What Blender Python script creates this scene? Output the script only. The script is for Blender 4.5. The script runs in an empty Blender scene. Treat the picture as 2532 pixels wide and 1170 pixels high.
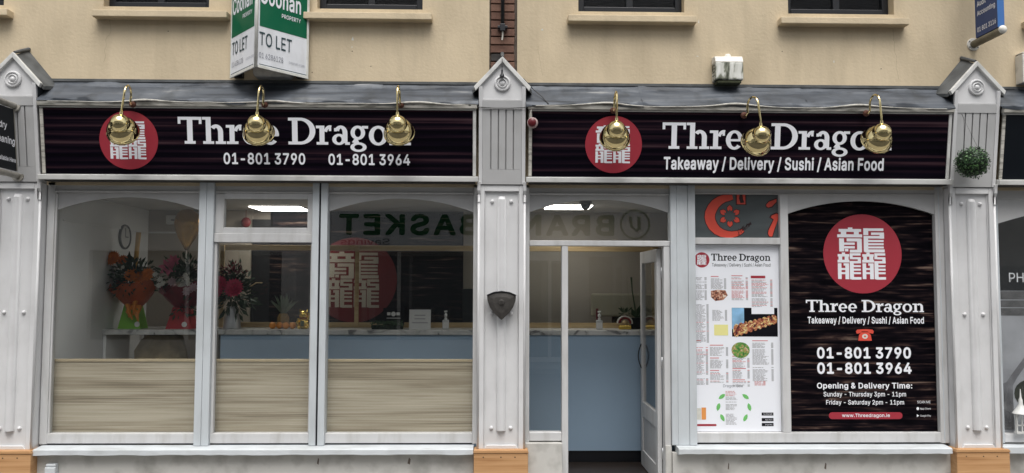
import bpy, bmesh, math, random
from mathutils import Vector, Matrix
from mathutils.geometry import tessellate_polygon
random.seed(7)
R = math.radians
S = bpy.context.scene
COL = S.collection

# ---------------------------------------------------------------- camera, sky, sun, exposure
cam = bpy.data.cameras.new('camera'); camo = bpy.data.objects.new('camera', cam); COL.objects.link(camo)
YAW, PIT, ROLL = R(1.3), R(3.3), 0.003
fw = Vector((math.sin(YAW)*math.cos(PIT), math.cos(YAW)*math.cos(PIT), math.sin(PIT)))
rt = fw.cross(Vector((0, 0, 1))).normalized(); up = rt.cross(fw)
rt, up = rt*math.cos(ROLL)+up*math.sin(ROLL), up*math.cos(ROLL)-rt*math.sin(ROLL)
M4 = Matrix((rt, up, -fw)).transposed().to_4x4(); M4.translation = Vector((0, -7.2, 1.85))
camo.matrix_world = M4
cam.sensor_width = 36; cam.lens = 36*2016/2532; cam.clip_end = 400; cam.clip_start = .05
S.camera = camo
S.render.resolution_x, S.render.resolution_y = 1024, 473

SUN_EL, SUN_AZ = R(66), R(176)      # soft light from high up, behind the photographer
w = bpy.data.worlds.new('World'); S.world = w; w.use_nodes = True
nt = w.node_tree; nt.nodes.clear()
sky = nt.nodes.new('ShaderNodeTexSky'); sky.sky_type = 'NISHITA'; sky.sun_disc = False
sky.sun_elevation = SUN_EL; sky.sun_rotation = SUN_AZ
sky.dust_density = 4; sky.air_density = 1.3
hs = nt.nodes.new('ShaderNodeHueSaturation'); hs.inputs['Saturation'].default_value = .22
bg = nt.nodes.new('ShaderNodeBackground'); bg.inputs['Strength'].default_value = .085
wo = nt.nodes.new('ShaderNodeOutputWorld')
nt.links.new(sky.outputs[0], hs.inputs['Color']); nt.links.new(hs.outputs[0], bg.inputs[0]); nt.links.new(bg.outputs[0], wo.inputs[0])
sl = bpy.data.lights.new('sun', 'SUN'); sl.energy = 1.5; sl.angle = R(45); sl.color = (1, .975, .94)
so = bpy.data.objects.new('sun', sl); COL.objects.link(so)
sd = Vector((math.sin(SUN_AZ)*math.cos(SUN_EL), math.cos(SUN_AZ)*math.cos(SUN_EL), math.sin(SUN_EL)))
so.rotation_euler = (-sd).to_track_quat('-Z', 'Y').to_euler(); so.location = sd*30
S.view_settings.view_transform = 'Standard'; S.view_settings.look = 'None'
S.view_settings.exposure = 0.97; S.view_settings.gamma = 1; S.view_settings.use_curve_mapping = False

# ---------------------------------------------------------------- materials
def srgb(r, g, b):
    f = lambda c: ((c/255+.055)/1.055)**2.4 if c > 10 else c/255/12.92
    return (f(r), f(g), f(b))
MATS = {}
def mat(name, col, rough=.5, dirt2=None, metal=0, spec=.5, var=0., vscale=3., stretch=(1, 1, 1), bump=0., bscale=60., ramp=None, ndetail=6, distort=0., emit=0, dirt=None, trans=0):
    """procedural principled material: col, or a noise-driven ramp; var = brightness variation; dirt = (colour, amount, scale, stretch)"""
    m = bpy.data.materials.new(name); m.use_nodes = True; t = m.node_tree; N = t.nodes; L = t.links
    p = N['Principled BSDF']
    p.inputs['Roughness'].default_value = rough; p.inputs['Metallic'].default_value = metal; p.inputs['Specular IOR Level'].default_value = spec
    tc = N.new('ShaderNodeTexCoord')
    def noise(scale, stretch, detail=6, distort=0.):
        mp = N.new('ShaderNodeMapping'); mp.inputs['Scale'].default_value = stretch
        nz = N.new('ShaderNodeTexNoise'); nz.inputs['Scale'].default_value = scale; nz.inputs['Detail'].default_value = detail; nz.inputs['Distortion'].default_value = distort
        L.new(tc.outputs['Object'], mp.inputs[0]); L.new(mp.outputs[0], nz.inputs['Vector']); return nz
    out = None
    if ramp or var:
        nz = noise(vscale, stretch, ndetail, distort)
        cr = N.new('ShaderNodeValToRGB'); L.new(nz.outputs['Fac'], cr.inputs[0])
        e = cr.color_ramp.elements
        if not ramp:
            ramp = [(.3, tuple(c*(1-var) for c in col)), (.7, tuple(min(1, c*(1+var)) for c in col))]
        while len(e) < len(ramp): e.new(.5)
        for k, (pos, c) in enumerate(ramp): e[k].position = pos; e[k].color = (*c, 1)
        out = cr.outputs[0]
    for dirt_ in [d for d in (dirt, dirt2) if d]:
        dc, amt, ds, dst = dirt_
        nz = noise(ds, dst, 8)
        cr = N.new('ShaderNodeValToRGB'); cr.color_ramp.elements[0].position = .48; cr.color_ramp.elements[1].position = .75
        cr.color_ramp.elements[1].color = (amt, amt, amt, 1); L.new(nz.outputs['Fac'], cr.inputs[0])
        mx = N.new('ShaderNodeMix'); mx.data_type = 'RGBA'; L.new(cr.outputs[0], mx.inputs[0])
        if out: L.new(out, mx.inputs[6])
        else: mx.inputs[6].default_value = (*col, 1)
        mx.inputs[7].default_value = (*dc, 1); out = mx.outputs[2]
    if out: L.new(out, p.inputs['Base Color'])
    else: p.inputs['Base Color'].default_value = (*col, 1)
    if bump:
        nz = noise(bscale, stretch if ramp and stretch != (1, 1, 1) else (1, 1, 1), 5)
        b = N.new('ShaderNodeBump'); b.inputs['Strength'].default_value = bump; b.inputs['Distance'].default_value = .004
        L.new(nz.outputs['Fac'], b.inputs['Height']); L.new(b.outputs[0], p.inputs['Normal'])
    if emit:
        p.inputs['Emission Color'].default_value = (*col, 1); p.inputs['Emission Strength'].default_value = emit
    MATS[name] = m; return m
def glass(name, tint=(.93, .95, .94), ior=1.52, rough=0.0):
    m = bpy.data.materials.new(name); m.use_nodes = True; t = m.node_tree; N = t.nodes; L = t.links; N.clear()
    o = N.new('ShaderNodeOutputMaterial'); mx = N.new('ShaderNodeMixShader'); tr = N.new('ShaderNodeBsdfTransparent'); gl = N.new('ShaderNodeBsdfGlossy'); fr = N.new('ShaderNodeFresnel')
    tr.inputs[0].default_value = (*tint, 1); gl.inputs['Roughness'].default_value = rough; fr.inputs[0].default_value = ior
    ge = N.new('ShaderNodeNewGeometry'); mi = N.new('ShaderNodeMix'); mi.inputs[2].default_value = ior; mi.inputs[3].default_value = 1/ior; L.new(ge.outputs['Backfacing'], mi.inputs[0]); L.new(mi.outputs[0], fr.inputs[0])
    L.new(fr.outputs[0], mx.inputs[0]); L.new(tr.outputs[0], mx.inputs[1]); L.new(gl.outputs[0], mx.inputs[2]); L.new(mx.outputs[0], o.inputs[0])
    MATS[name] = m; return m

def wood(name, cols, rough=.5, spec=.3, broad=(.35, 3, 8), fine=(.5, 3, 60), bscale=1.6, dist=1.0, mixf=.45, bands=None):
    """two-layer grain along x: broad figure bent by distortion, and fine streaks; cols dark -> light"""
    m = bpy.data.materials.new(name); m.use_nodes = True; t = m.node_tree; N = t.nodes; L = t.links; p = N['Principled BSDF']
    p.inputs['Roughness'].default_value = rough; p.inputs['Specular IOR Level'].default_value = spec
    tc = N.new('ShaderNodeTexCoord'); outs = []
    for st, sc, dt, de in ((broad, bscale, dist, 4), (fine, 1.3, .25, 6)):
        mp = N.new('ShaderNodeMapping'); mp.inputs['Scale'].default_value = st; nz = N.new('ShaderNodeTexNoise')
        nz.inputs['Scale'].default_value = sc; nz.inputs['Detail'].default_value = de; nz.inputs['Distortion'].default_value = dt
        L.new(tc.outputs['Object'], mp.inputs[0]); L.new(mp.outputs[0], nz.inputs['Vector']); outs.append(nz.outputs['Fac'])
    mx = N.new('ShaderNodeMix'); mx.inputs[0].default_value = mixf; L.new(outs[0], mx.inputs[2]); L.new(outs[1], mx.inputs[3])
    if bands:       # (stretch, scale, distortion, weight): long wavy grain lines
        mp = N.new('ShaderNodeMapping'); mp.inputs['Scale'].default_value = bands[0]; wv = N.new('ShaderNodeTexWave'); wv.bands_direction = 'Z'
        wv.inputs['Scale'].default_value = bands[1]; wv.inputs['Distortion'].default_value = bands[2]; wv.inputs['Detail'].default_value = 4; wv.inputs['Detail Scale'].default_value = 1.2
        L.new(tc.outputs['Object'], mp.inputs[0]); L.new(mp.outputs[0], wv.inputs['Vector']); m2 = N.new('ShaderNodeMix'); m2.inputs[0].default_value = bands[3]; L.new(mx.outputs[0], m2.inputs[2]); L.new(wv.outputs['Fac'], m2.inputs[3]); mx = m2
    cr = N.new('ShaderNodeValToRGB'); e = cr.color_ramp.elements
    while len(e) < len(cols): e.new(.5)
    for k, (pos, c) in enumerate(cols): e[k].position = pos; e[k].color = (*c, 1)
    L.new(mx.outputs[0], cr.inputs[0]); L.new(cr.outputs[0], p.inputs['Base Color'])
    b = N.new('ShaderNodeBump'); b.inputs['Strength'].default_value = .06; b.inputs['Distance'].default_value = .003; L.new(mx.outputs[0], b.inputs['Height']); L.new(b.outputs[0], p.inputs['Normal'])
    MATS[name] = m; return m
GRIME = (.10, .095, .075)
mat('render_cream', (.62, .515, .36), .85, var=.09, vscale=1.6, ndetail=9, bump=.8, bscale=36, spec=.2, dirt=((.42, .345, .235), .5, 3.2, (1.3, 1, .45)), dirt2=((.42, .35, .245), .16, 7, (2.5, 1, .12)))
mat('paint_light', (.64, .64, .645), .45, var=.05, vscale=3, bump=.14, bscale=26, dirt=(GRIME, .13, 6, (1, 1, .6)))
mat('paint_frame', (.565, .565, .565), .45, var=.05, vscale=3, bump=.12, bscale=26, dirt=((.20, .18, .14), .3, 7, (1.6, 1, .3)))
mat('paint_mid', (.48, .48, .48), .5, var=.05, vscale=3, bump=.12, bscale=26, dirt=(GRIME, .13, 6, (1, 1, .6)))
mat('paint_cool', (.54, .575, .60), .40, var=.04, vscale=2, bump=.06, bscale=40, dirt=(GRIME, .2, 7, (1, 1, .3)))
mat('paint_white', (.66, .66, .64), .42, var=.03, bump=.05, bscale=30, dirt=(GRIME, .35, 9, (.5, 1, 1)))
mat('paint_sill', (.55, .58, .60), .5, var=.06, vscale=4, bump=.12, bscale=25, dirt=((.22, .22, .2), .4, 9, (.4, 1, 1)))
mat('trim_dirty', (.52, .50, .45), .75, var=.12, vscale=8, bump=.4, bscale=35, dirt=((.035, .037, .022), 1., 13, (.45, 1, 3)))
mat('riser_render', (.55, .54, .51), .85, var=.07, vscale=3, bump=.3, bscale=30, spec=.2, dirt=((.17, .16, .14), .55, 6, (1, 1, 1)))
mat('lead', (.2, .22, .24), .55, metal=.15, bump=.3, bscale=12, vscale=4, stretch=(.28, 1, 3.2), ndetail=6, ramp=[(.30, (.018, .021, .028)), (.42, (.042, .050, .063)), (.54, (.068, .079, .096)), (.66, (.105, .116, .132)), (.76, (.26, .26, .255))], distort=.9, dirt=((.022, .025, .028), .7, 6, (1.3, 1, .8)))
mat('lead_dark', (.085, .09, .092), .7, var=.35, vscale=7, bump=.4, bscale=20)
mat('brick_a', (.145, .080, .060), .85, var=.3, vscale=14, bump=.6, bscale=70, spec=.2)
mat('brick_b', (.18, .102, .075), .85, var=.28, vscale=14, bump=.6, bscale=70, spec=.2)
mat('brick_dark', (.055, .05, .048), .85, var=.3, vscale=14, bump=.6, bscale=70, spec=.2)
mat('mortar', (.15, .12, .10), .95, var=.2, vscale=20, bump=.5)
mat('black_paint', (.012, .013, .017), .4, var=.2)
wood('sign_wood', [(.40, (.0010, .0006, .0024)), (.48, (.0030, .0016, .0052)), (.54, (.0095, .0045, .009)), (.60, (.028, .013, .0185)), (.68, (.08, .048, .055))], .6, .05, (.12, 3, 8.5), (.30, 3, 34), 2.0, .35, .5, ((.10, 1, 1), 4.4, 2.5, .13))
wood('poster_wood', [(.42, (.0012, .0009, .0020)), (.50, (.0042, .0028, .0046)), (.55, (.013, .0078, .009)), (.60, (.042, .025, .022)), (.68, (.17, .12, .095))], .6, .05, (.7, 3, 4.5), (1.6, 3, 40), 2.2, 1.8, .55, ((.45, 1, 1), 4, 8, .09))
mat('vinyl_white', (.84, .85, .89), .45)
mat('vinyl_red', (.345, .027, .044), .45, var=.05, vscale=1.5)
mat('vinyl_black', (.006, .006, .009), .5, spec=.1)
mat('print_grey', (.36, .36, .37), .5)
mat('print_red', (.62, .20, .20), .5)
mat('print_yellow', (.78, .74, .30), .5)
mat('print_green', (.16, .50, .14), .5, var=.1, vscale=20)
mat('print_orange', (.75, .30, .08), .5)
mat('poster_white', (.84, .86, .91), .35)
mat('orange_paint', (.68, .075, .045), .5, var=.12, vscale=5)
mat('orange_edge', (.035, .006, .008), .5)
mat('slate_print', (.075, .088, .092), .45, var=.25, vscale=3, stretch=(.6, 1, 2))
mat('photo_sushi', (.3, .15, .1), .45, vscale=38, ndetail=3, distort=1.0, ramp=[(.33, (.02, .01, .012)), (.45, (.25, .05, .03)), (.52, (.50, .19, .10)), (.60, (.62, .50, .16)), (.68, (.7, .65, .5))])
mat('photo_green', (.2, .3, .1), .45, vscale=30, ndetail=3, distort=1.0, ramp=[(.36, (.03, .12, .03)), (.5, (.12, .32, .06)), (.58, (.40, .25, .10)), (.68, (.62, .52, .35))])
mat('photo_meat', (.3, .2, .1), .45, vscale=48, ndetail=3, distort=1.0, ramp=[(.36, (.05, .02, .02)), (.48, (.33, .12, .07)), (.58, (.55, .30, .2)), (.7, (.72, .62, .5))])
mat('photo_blue', (.22, .42, .62), .45, var=.3, vscale=8)
wood('oak_laminate', [(.36, (.27, .225, .16)), (.45, (.43, .37, .275)), (.53, (.55, .485, .375)), (.63, (.65, .585, .465))], .55, .3, (.30, 3, 4.5), (.75, 3, 64), 1.9, .6, .5)
mat('oak_edge', (.50, .41, .27), .5, var=.1, vscale=6, stretch=(.4, 3, 6))
wood('pine_plinth', [(.36, (.34, .17, .07)), (.48, (.47, .26, .12)), (.62, (.56, .33, .165))], .5, .3, (.4, 3, 7), (.5, 3, 50), 2.0, .8, .4)
mat('pine_rough', (.5, .38, .2), .65, vscale=3, stretch=(.7, 3, 7), distort=.5, ramp=[(.3, (.36, .25, .12)), (.6, (.52, .39, .21)), (.8, (.60, .48, .28))])
mat('soffit_shade', (.055, .052, .048), .8, var=.3)  # deep shade under the fascia painted into the soffit colour
mat('nail', (.05, .035, .02), .6)
mat('brass', (.76, .63, .33), .075, metal=1, var=.10, vscale=14, bump=.02, bscale=60, dirt=((.42, .34, .18), .4, 22, (1, 1, 1)))
mat('rust', (.10, .035, .02), .8, var=.4, vscale=40, bump=.5)
mat('cast_iron', (.050, .046, .042), .5, metal=.2, var=.25, vscale=25, bump=.3, bscale=120)
mat('box_white', (.70, .70, .66), .5, var=.04, dirt=((.08, .085, .05), .95, 14, (1, 1, .35)))
mat('box_stained', (.6, .6, .55), .6, vscale=16, stretch=(1, 1, .4), ndetail=8, distort=.6, ramp=[(.40, (.035, .04, .022)), (.49, (.20, .21, .16)), (.55, (.55, .55, .50)), (.7, (.72, .72, .68))])
mat('box_moss', (.045, .05, .025), .9, var=.5, vscale=40, bump=.8)
mat('alarm_cream', (.76, .74, .68), .5, dirt=(GRIME, .4, 12, (1, 1, 1)))
mat('red_plastic', (.28, .012, .018), .3)
mat('red_bell', (.10, .007, .011), .35, var=.2)
mat('pink_plastic', (.48, .36, .35), .5)
mat('green_board', (.002, .12, .055), .35, spec=.2, var=.06, vscale=3, dirt=((.05, .17, .09), .25, 6, (1, 1, .5)))
mat('board_white', (.80, .82, .86), .38, dirt=((.4, .4, .38), .3, 8, (1, 1, .4)))
mat('upvc_edge', (.72, .72, .68), .4, dirt=((.3, .3, .2), .4, 10, (1, 1, 1)))
mat('text_teal', (.02, .05, .06), .5)
mat('text_grey', (.22, .23, .27), .5)
mat('text_pale', (.42, .43, .47), .5)
mat('blue_sign', (.018, .05, .17), .4, var=.1)
mat('blue_edge', (.045, .155, .42), .4)
mat('tube_grey', (.32, .305, .27), .4, metal=.3, var=.1, vscale=9, dirt=((.12, .11, .08), .5, 12, (1, 1, 1)))
mat('tube_stained', (.17, .15, .105), .55, var=.25, vscale=14, dirt=((.05, .06, .025), .8, 10, (1, 1, 1)))
mat('navy_board', (.004, .006, .009), .35, spec=.2)
mat('box_leaf', (.022, .062, .02), .5, var=.45, vscale=30)
mat('box_leaf_light', (.07, .16, .045), .5, var=.3, vscale=30)
mat('leaf_core', (.006, .014, .006), .9)
mat('wire', (.05, .05, .05), .5)
mat('cable_white', (.52, .5, .45), .6, dirt=(GRIME, .8, 16, (1, 1, 1)))
mat('crack_fill', (.27, .22, .155), .9)
mat('window_black', (.010, .011, .014), .35)
mat('blind_dark', (.012, .012, .014), .5)
mat('blind_slat', (.05, .052, .055), .5)
mat('asphalt', (.05, .05, .052), .9, var=.15, vscale=20, bump=.6, bscale=200)
mat('paving', (.24, .235, .225), .85, var=.1, vscale=4, bump=.4, bscale=80)
mat('kerb_stone', (.3, .295, .28), .8, var=.1, vscale=8, bump=.4)
# interior
mat('wall_white', (.72, .73, .72), .7, var=.02)
mat('wall_cream', (.42, .37, .31), .7, var=.02)
mat('wall_taupe', (.36, .32, .275), .7, var=.03)
mat('ceiling_white', (.55, .54, .51), .8)
mat('floor_tile', (.030, .022, .018), .4, var=.4, vscale=5, stretch=(.3, 3, 1))
mat('counter_blue', (.32, .44, .57), .5, var=.02)
mat('counter_kick', (.006, .007, .010), .35)
mat('marble_top', (.55, .55, .53), .3, vscale=4, distort=2.5, ramp=[(.35, (.16, .16, .16)), (.43, (.50, .50, .48)), (.6, (.60, .60, .58))])
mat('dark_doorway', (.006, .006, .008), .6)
mat('panel_red', (.17, .010, .014), .5)
mat('panel_white', (.50, .45, .38), .6)
mat('led', (1, .97, .90), .5, emit=5)
mat('led_frame', (.7, .7, .7), .4)
mat('dome_black', (.01, .01, .012), .12)
mat('leaf_dark', (.018, .042, .018), .5, var=.4, vscale=25)
mat('leaf_olive', (.04, .07, .025), .5, var=.3, vscale=25)
mat('petal_orange', (.62, .17, .02), .55, var=.25, vscale=30)
mat('petal_pink', (.52, .12, .20), .5, var=.25, vscale=30)
mat('petal_white', (.65, .64, .58), .5, var=.1, vscale=30)
mat('petal_blush', (.50, .36, .38), .5, var=.1)
mat('petal_red', (.42, .02, .07), .5, var=.35, vscale=40)
mat('paper_green', (.20, .48, .05), .5)
mat('paper_orange', (.42, .085, .02), .4, var=.25, vscale=8)
mat('ribbon_orange', (.62, .22, .03), .3)
mat('paper_red', (.40, .02, .025), .5)
mat('paper_maroon', (.16, .015, .025), .4, var=.3, vscale=8)
mat('foil_gold', (.42, .24, .07), .2, metal=.85, var=.2, vscale=10)
mat('zinc', (.52, .53, .54), .35, metal=.6, var=.1)
mat('orange_fruit', (.72, .27, .04), .5, bump=.3, bscale=200)
mat('pine_fruit', (.28, .18, .05), .6, var=.4, vscale=60, bump=.8, bscale=60)
mat('pine_leaf', (.16, .21, .15), .5, var=.2)
mat('gold', (.95, .66, .16), .18, metal=1)
mat('sticker_white', (.7, .7, .68), .4)
mat('bag_kraft', (.42, .33, .19), .8, var=.35, vscale=5, bump=.6, bscale=14)
mat('bottle_clear', (.55, .56, .56), .25)
mat('clock_face', (.55, .55, .53), .5)
mat('monitor_cream', (.40, .365, .285), .5, var=.05)
mat('yellow_wood', (.52, .30, .07), .5, var=.1)
mat('nb_photo', (.3, .3, .31), .5, vscale=2.5, ndetail=9, ramp=[(.3, (.05, .05, .055)), (.5, (.20, .20, .22)), (.65, (.40, .41, .44)), (.8, (.6, .6, .62))])
mat('nb_stone', (.10, .10, .105), .6, var=.5, vscale=12)
mat('nb_sky', (.42, .43, .47), .6, var=.15, vscale=4)
mat('tree_print', (.03, .035, .025), .6, var=.5, vscale=30)
# across the street
mat('opp_wall', (.68, .67, .64), .8, var=.08)
mat('opp_fascia', (.80, .82, .82), .5)
mat('opp_green', (.012, .13, .04), .5)
mat('opp_dark', (.10, .11, .12), .3)
mat('slate_roof', (.06, .062, .068), .7, var=.2, vscale=6)
glass('shop_glass', (.985, .99, .985), 1.75); glass('perspex', (.95, .96, .95), 1.45)
glass('upper_glass', (.55, .57, .6), 1.5)

# ---------------------------------------------------------------- mesh helpers
class MB:
    def __init__(s): s.v = []; s.f = []; s.smooth = []
    def add(s, vs, fs, smooth=False):
        o = len(s.v); s.v += [Vector(p) for p in vs]; s.f += [tuple(i+o for i in f) for f in fs]; s.smooth += [smooth]*len(fs); return s
    def box(s, x0, x1, y0, y1, z0, z1, T=None):
        vs = [(x, y, z) for x in (x0, x1) for y in (y0, y1) for z in (z0, z1)]
        if T: vs = [T(*p) for p in vs]
        return s.add(vs, [(0, 1, 3, 2), (4, 6, 7, 5), (0, 4, 5, 1), (2, 3, 7, 6), (0, 2, 6, 4), (1, 5, 7, 3)])
    def prism(s, poly, n0, n1, T):
        """poly in (u, v); extruded n0..n1; T(u, v, n) -> point. convex or concave polygons"""
        k = len(poly); vs = [T(u, v, n0) for u, v in poly]+[T(u, v, n1) for u, v in poly]
        return s.add(vs, [tuple(range(k)), tuple(range(2*k-1, k-1, -1))]+[(i, i+k, (i+1) % k+k, (i+1) % k) for i in range(k)])
    def strip(s, A, B, n0, n1, T):
        """ribbon between polylines A and B (uv), extruded n0..n1"""
        for i in range(len(A)-1): s.prism([A[i], A[i+1], B[i+1], B[i]], n0, n1, T)
        return s
    def tube(s, pts, r, n=10, cap=True):
        pts = [Vector(p) for p in pts]; rr = r if isinstance(r, (list, tuple)) else [r]*len(pts)
        vs = []; prev = None
        for i, p in enumerate(pts):
            d = (pts[min(i+1, len(pts)-1)]-pts[max(i-1, 0)]).normalized()
            if prev is None: a = d.orthogonal().normalized()
            else: a = (prev-d*prev.dot(d)).normalized()
            prev = a; b = d.cross(a)
            vs += [p+(a*math.cos(2*math.pi*k/n)+b*math.sin(2*math.pi*k/n))*rr[i] for k in range(n)]
        fs = [(i*n+k, i*n+(k+1) % n, (i+1)*n+(k+1) % n, (i+1)*n+k) for i in range(len(pts)-1) for k in range(n)]
        s.add(vs, fs, True)
        if cap: s.add([vs[k] for k in range(n)], [tuple(range(n-1, -1, -1))]); s.add(vs[-n:], [tuple(range(n))])
        return s
    def lathe(s, prof, O, axis, n=24, smooth=True):
        """prof: (radius, distance along axis)"""
        O = Vector(O); d = Vector(axis).normalized(); a = d.orthogonal().normalized(); b = d.cross(a); vs = []
        for r, t in prof: vs += [O+d*t+(a*math.cos(2*math.pi*k/n)+b*math.sin(2*math.pi*k/n))*r for k in range(n)]
        fs = [(i*n+k, i*n+(k+1) % n, (i+1)*n+(k+1) % n, (i+1)*n+k) for i in range(len(prof)-1) for k in range(n)]
        return s.add(vs, fs, smooth)
    def ball(s, c, r, n=12, m=8, sc=(1, 1, 1)):
        prof = [(math.sin(math.pi*i/m), -math.cos(math.pi*i/m)) for i in range(m+1)]
        vs = []
        for pr, t in prof: vs += [(c[0]+r*pr*math.cos(2*math.pi*k/n)*sc[0], c[1]+r*pr*math.sin(2*math.pi*k/n)*sc[1], c[2]+r*t*sc[2]) for k in range(n)]
        fs = [(i*n+k, i*n+(k+1) % n, (i+1)*n+(k+1) % n, (i+1)*n+k) for i in range(m) for k in range(n)]
        return s.add(vs, fs, True)
    def build(s, name, m, parent=None, bevel=0., label=None, kind=None, **kw):
        me = bpy.data.meshes.new(name)
        o = bpy.data.objects.new(name, me); COL.objects.link(o)
        org = Vector((0, 0, 0))
        if parent is not None:
            o.parent = parent; org = Vector(parent.get('_o', (0, 0, 0)))
        ORG[o.name] = org
        if parent is not None: org = ORG[parent.name]; ORG[o.name] = org
        me.from_pydata([tuple(p-org) for p in s.v], [], s.f)
        for p, sm in zip(me.polygons, s.smooth): p.use_smooth = sm
        bm = bmesh.new(); bm.from_mesh(me); bmesh.ops.remove_doubles(bm, verts=bm.verts, dist=1e-6); bmesh.ops.recalc_face_normals(bm, faces=bm.faces)
        for e in bm.edges:
            if len(e.link_faces) != 2 or e.calc_face_angle(0) > .6: e.smooth = False
        bm.to_mesh(me); bm.free()
        me.materials.append(MATS[m])
        if bevel:
            b = o.modifiers.new('bevel', 'BEVEL'); b.width = bevel; b.segments = 2; b.limit_method = 'ANGLE'; b.harden_normals = False
        if label: o['label'] = label
        if kind: o['kind'] = kind
        return o
ORG = {}
def tag(o, label, cat, group=None, kind=None):
    o['label'] = label; o['category'] = cat
    if group: o['group'] = group
    if kind: o['kind'] = kind
    return o
def thing(name, label, cat, loc=(0, 0, 0), group=None):
    o = bpy.data.objects.new(name, None); COL.objects.link(o); o.location = loc; o.empty_display_size = .1
    ORG[o.name] = Vector(loc); return tag(o, label, cat, group)
def struct(o): o['kind'] = 'structure'; return o
def copy_tree(o, parent=None):
    c = o.copy(); COL.objects.link(c); c.parent = parent
    for ch in [x for x in KIDS(o)]: copy_tree(ch, c)
    return c
def KIDS(o): return [x for x in COL.objects if x.parent == o]
def box(name, m, parent, b, bevel=.003, **kw): return MB().box(*b).build(name, m, parent, bevel, **kw)
def frame_T(O, U, V):
    """plane map: T(u, v, n) with n along the outward normal U x V"""
    O = Vector(O); U = Vector(U).normalized(); V = Vector(V).normalized(); N = U.cross(V)
    return lambda u, v, n=0.: O+U*u+V*v+N*n
FRONT = lambda y: frame_T((0, y, 0), (1, 0, 0), (0, 0, 1))      # u = x, v = z, n towards the street
def arc(cx, cy, rx, ry, a0, a1, k=24):
    return [(cx+rx*math.cos(R(a0+(a1-a0)*i/k)), cy+ry*math.sin(R(a0+(a1-a0)*i/k))) for i in range(k+1)]
def wall_holes(mb, x0, x1, z0, z1, y0, y1, holes):
    """wall slab y0 (front) .. y1 with rectangular openings and their reveals"""
    xs = sorted({x0, x1, *[h[0] for h in holes], *[h[1] for h in holes]}); zs = sorted({z0, z1, *[h[2] for h in holes], *[h[3] for h in holes]})
    for i in range(len(xs)-1):
        for j in range(len(zs)-1):
            cx, cz = (xs[i]+xs[i+1])/2, (zs[j]+zs[j+1])/2
            if any(h[0] < cx < h[1] and h[2] < cz < h[3] for h in holes): continue
            for y, o in ((y0, (0, 1, 2, 3)), (y1, (3, 2, 1, 0))):
                mb.add([(xs[i], y, zs[j]), (xs[i+1], y, zs[j]), (xs[i+1], y, zs[j+1]), (xs[i], y, zs[j+1])], [o])
    for a, b, c, d in holes+[(x0, x1, z0, z1)]:
        for p, q in (((a, c), (b, c)), ((b, c), (b, d)), ((b, d), (a, d)), ((a, d), (a, c))):
            mb.add([(p[0], y0, p[1]), (q[0], y0, q[1]), (q[0], y1, q[1]), (p[0], y1, p[1])], [(0, 1, 2, 3)])
    return mb

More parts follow.
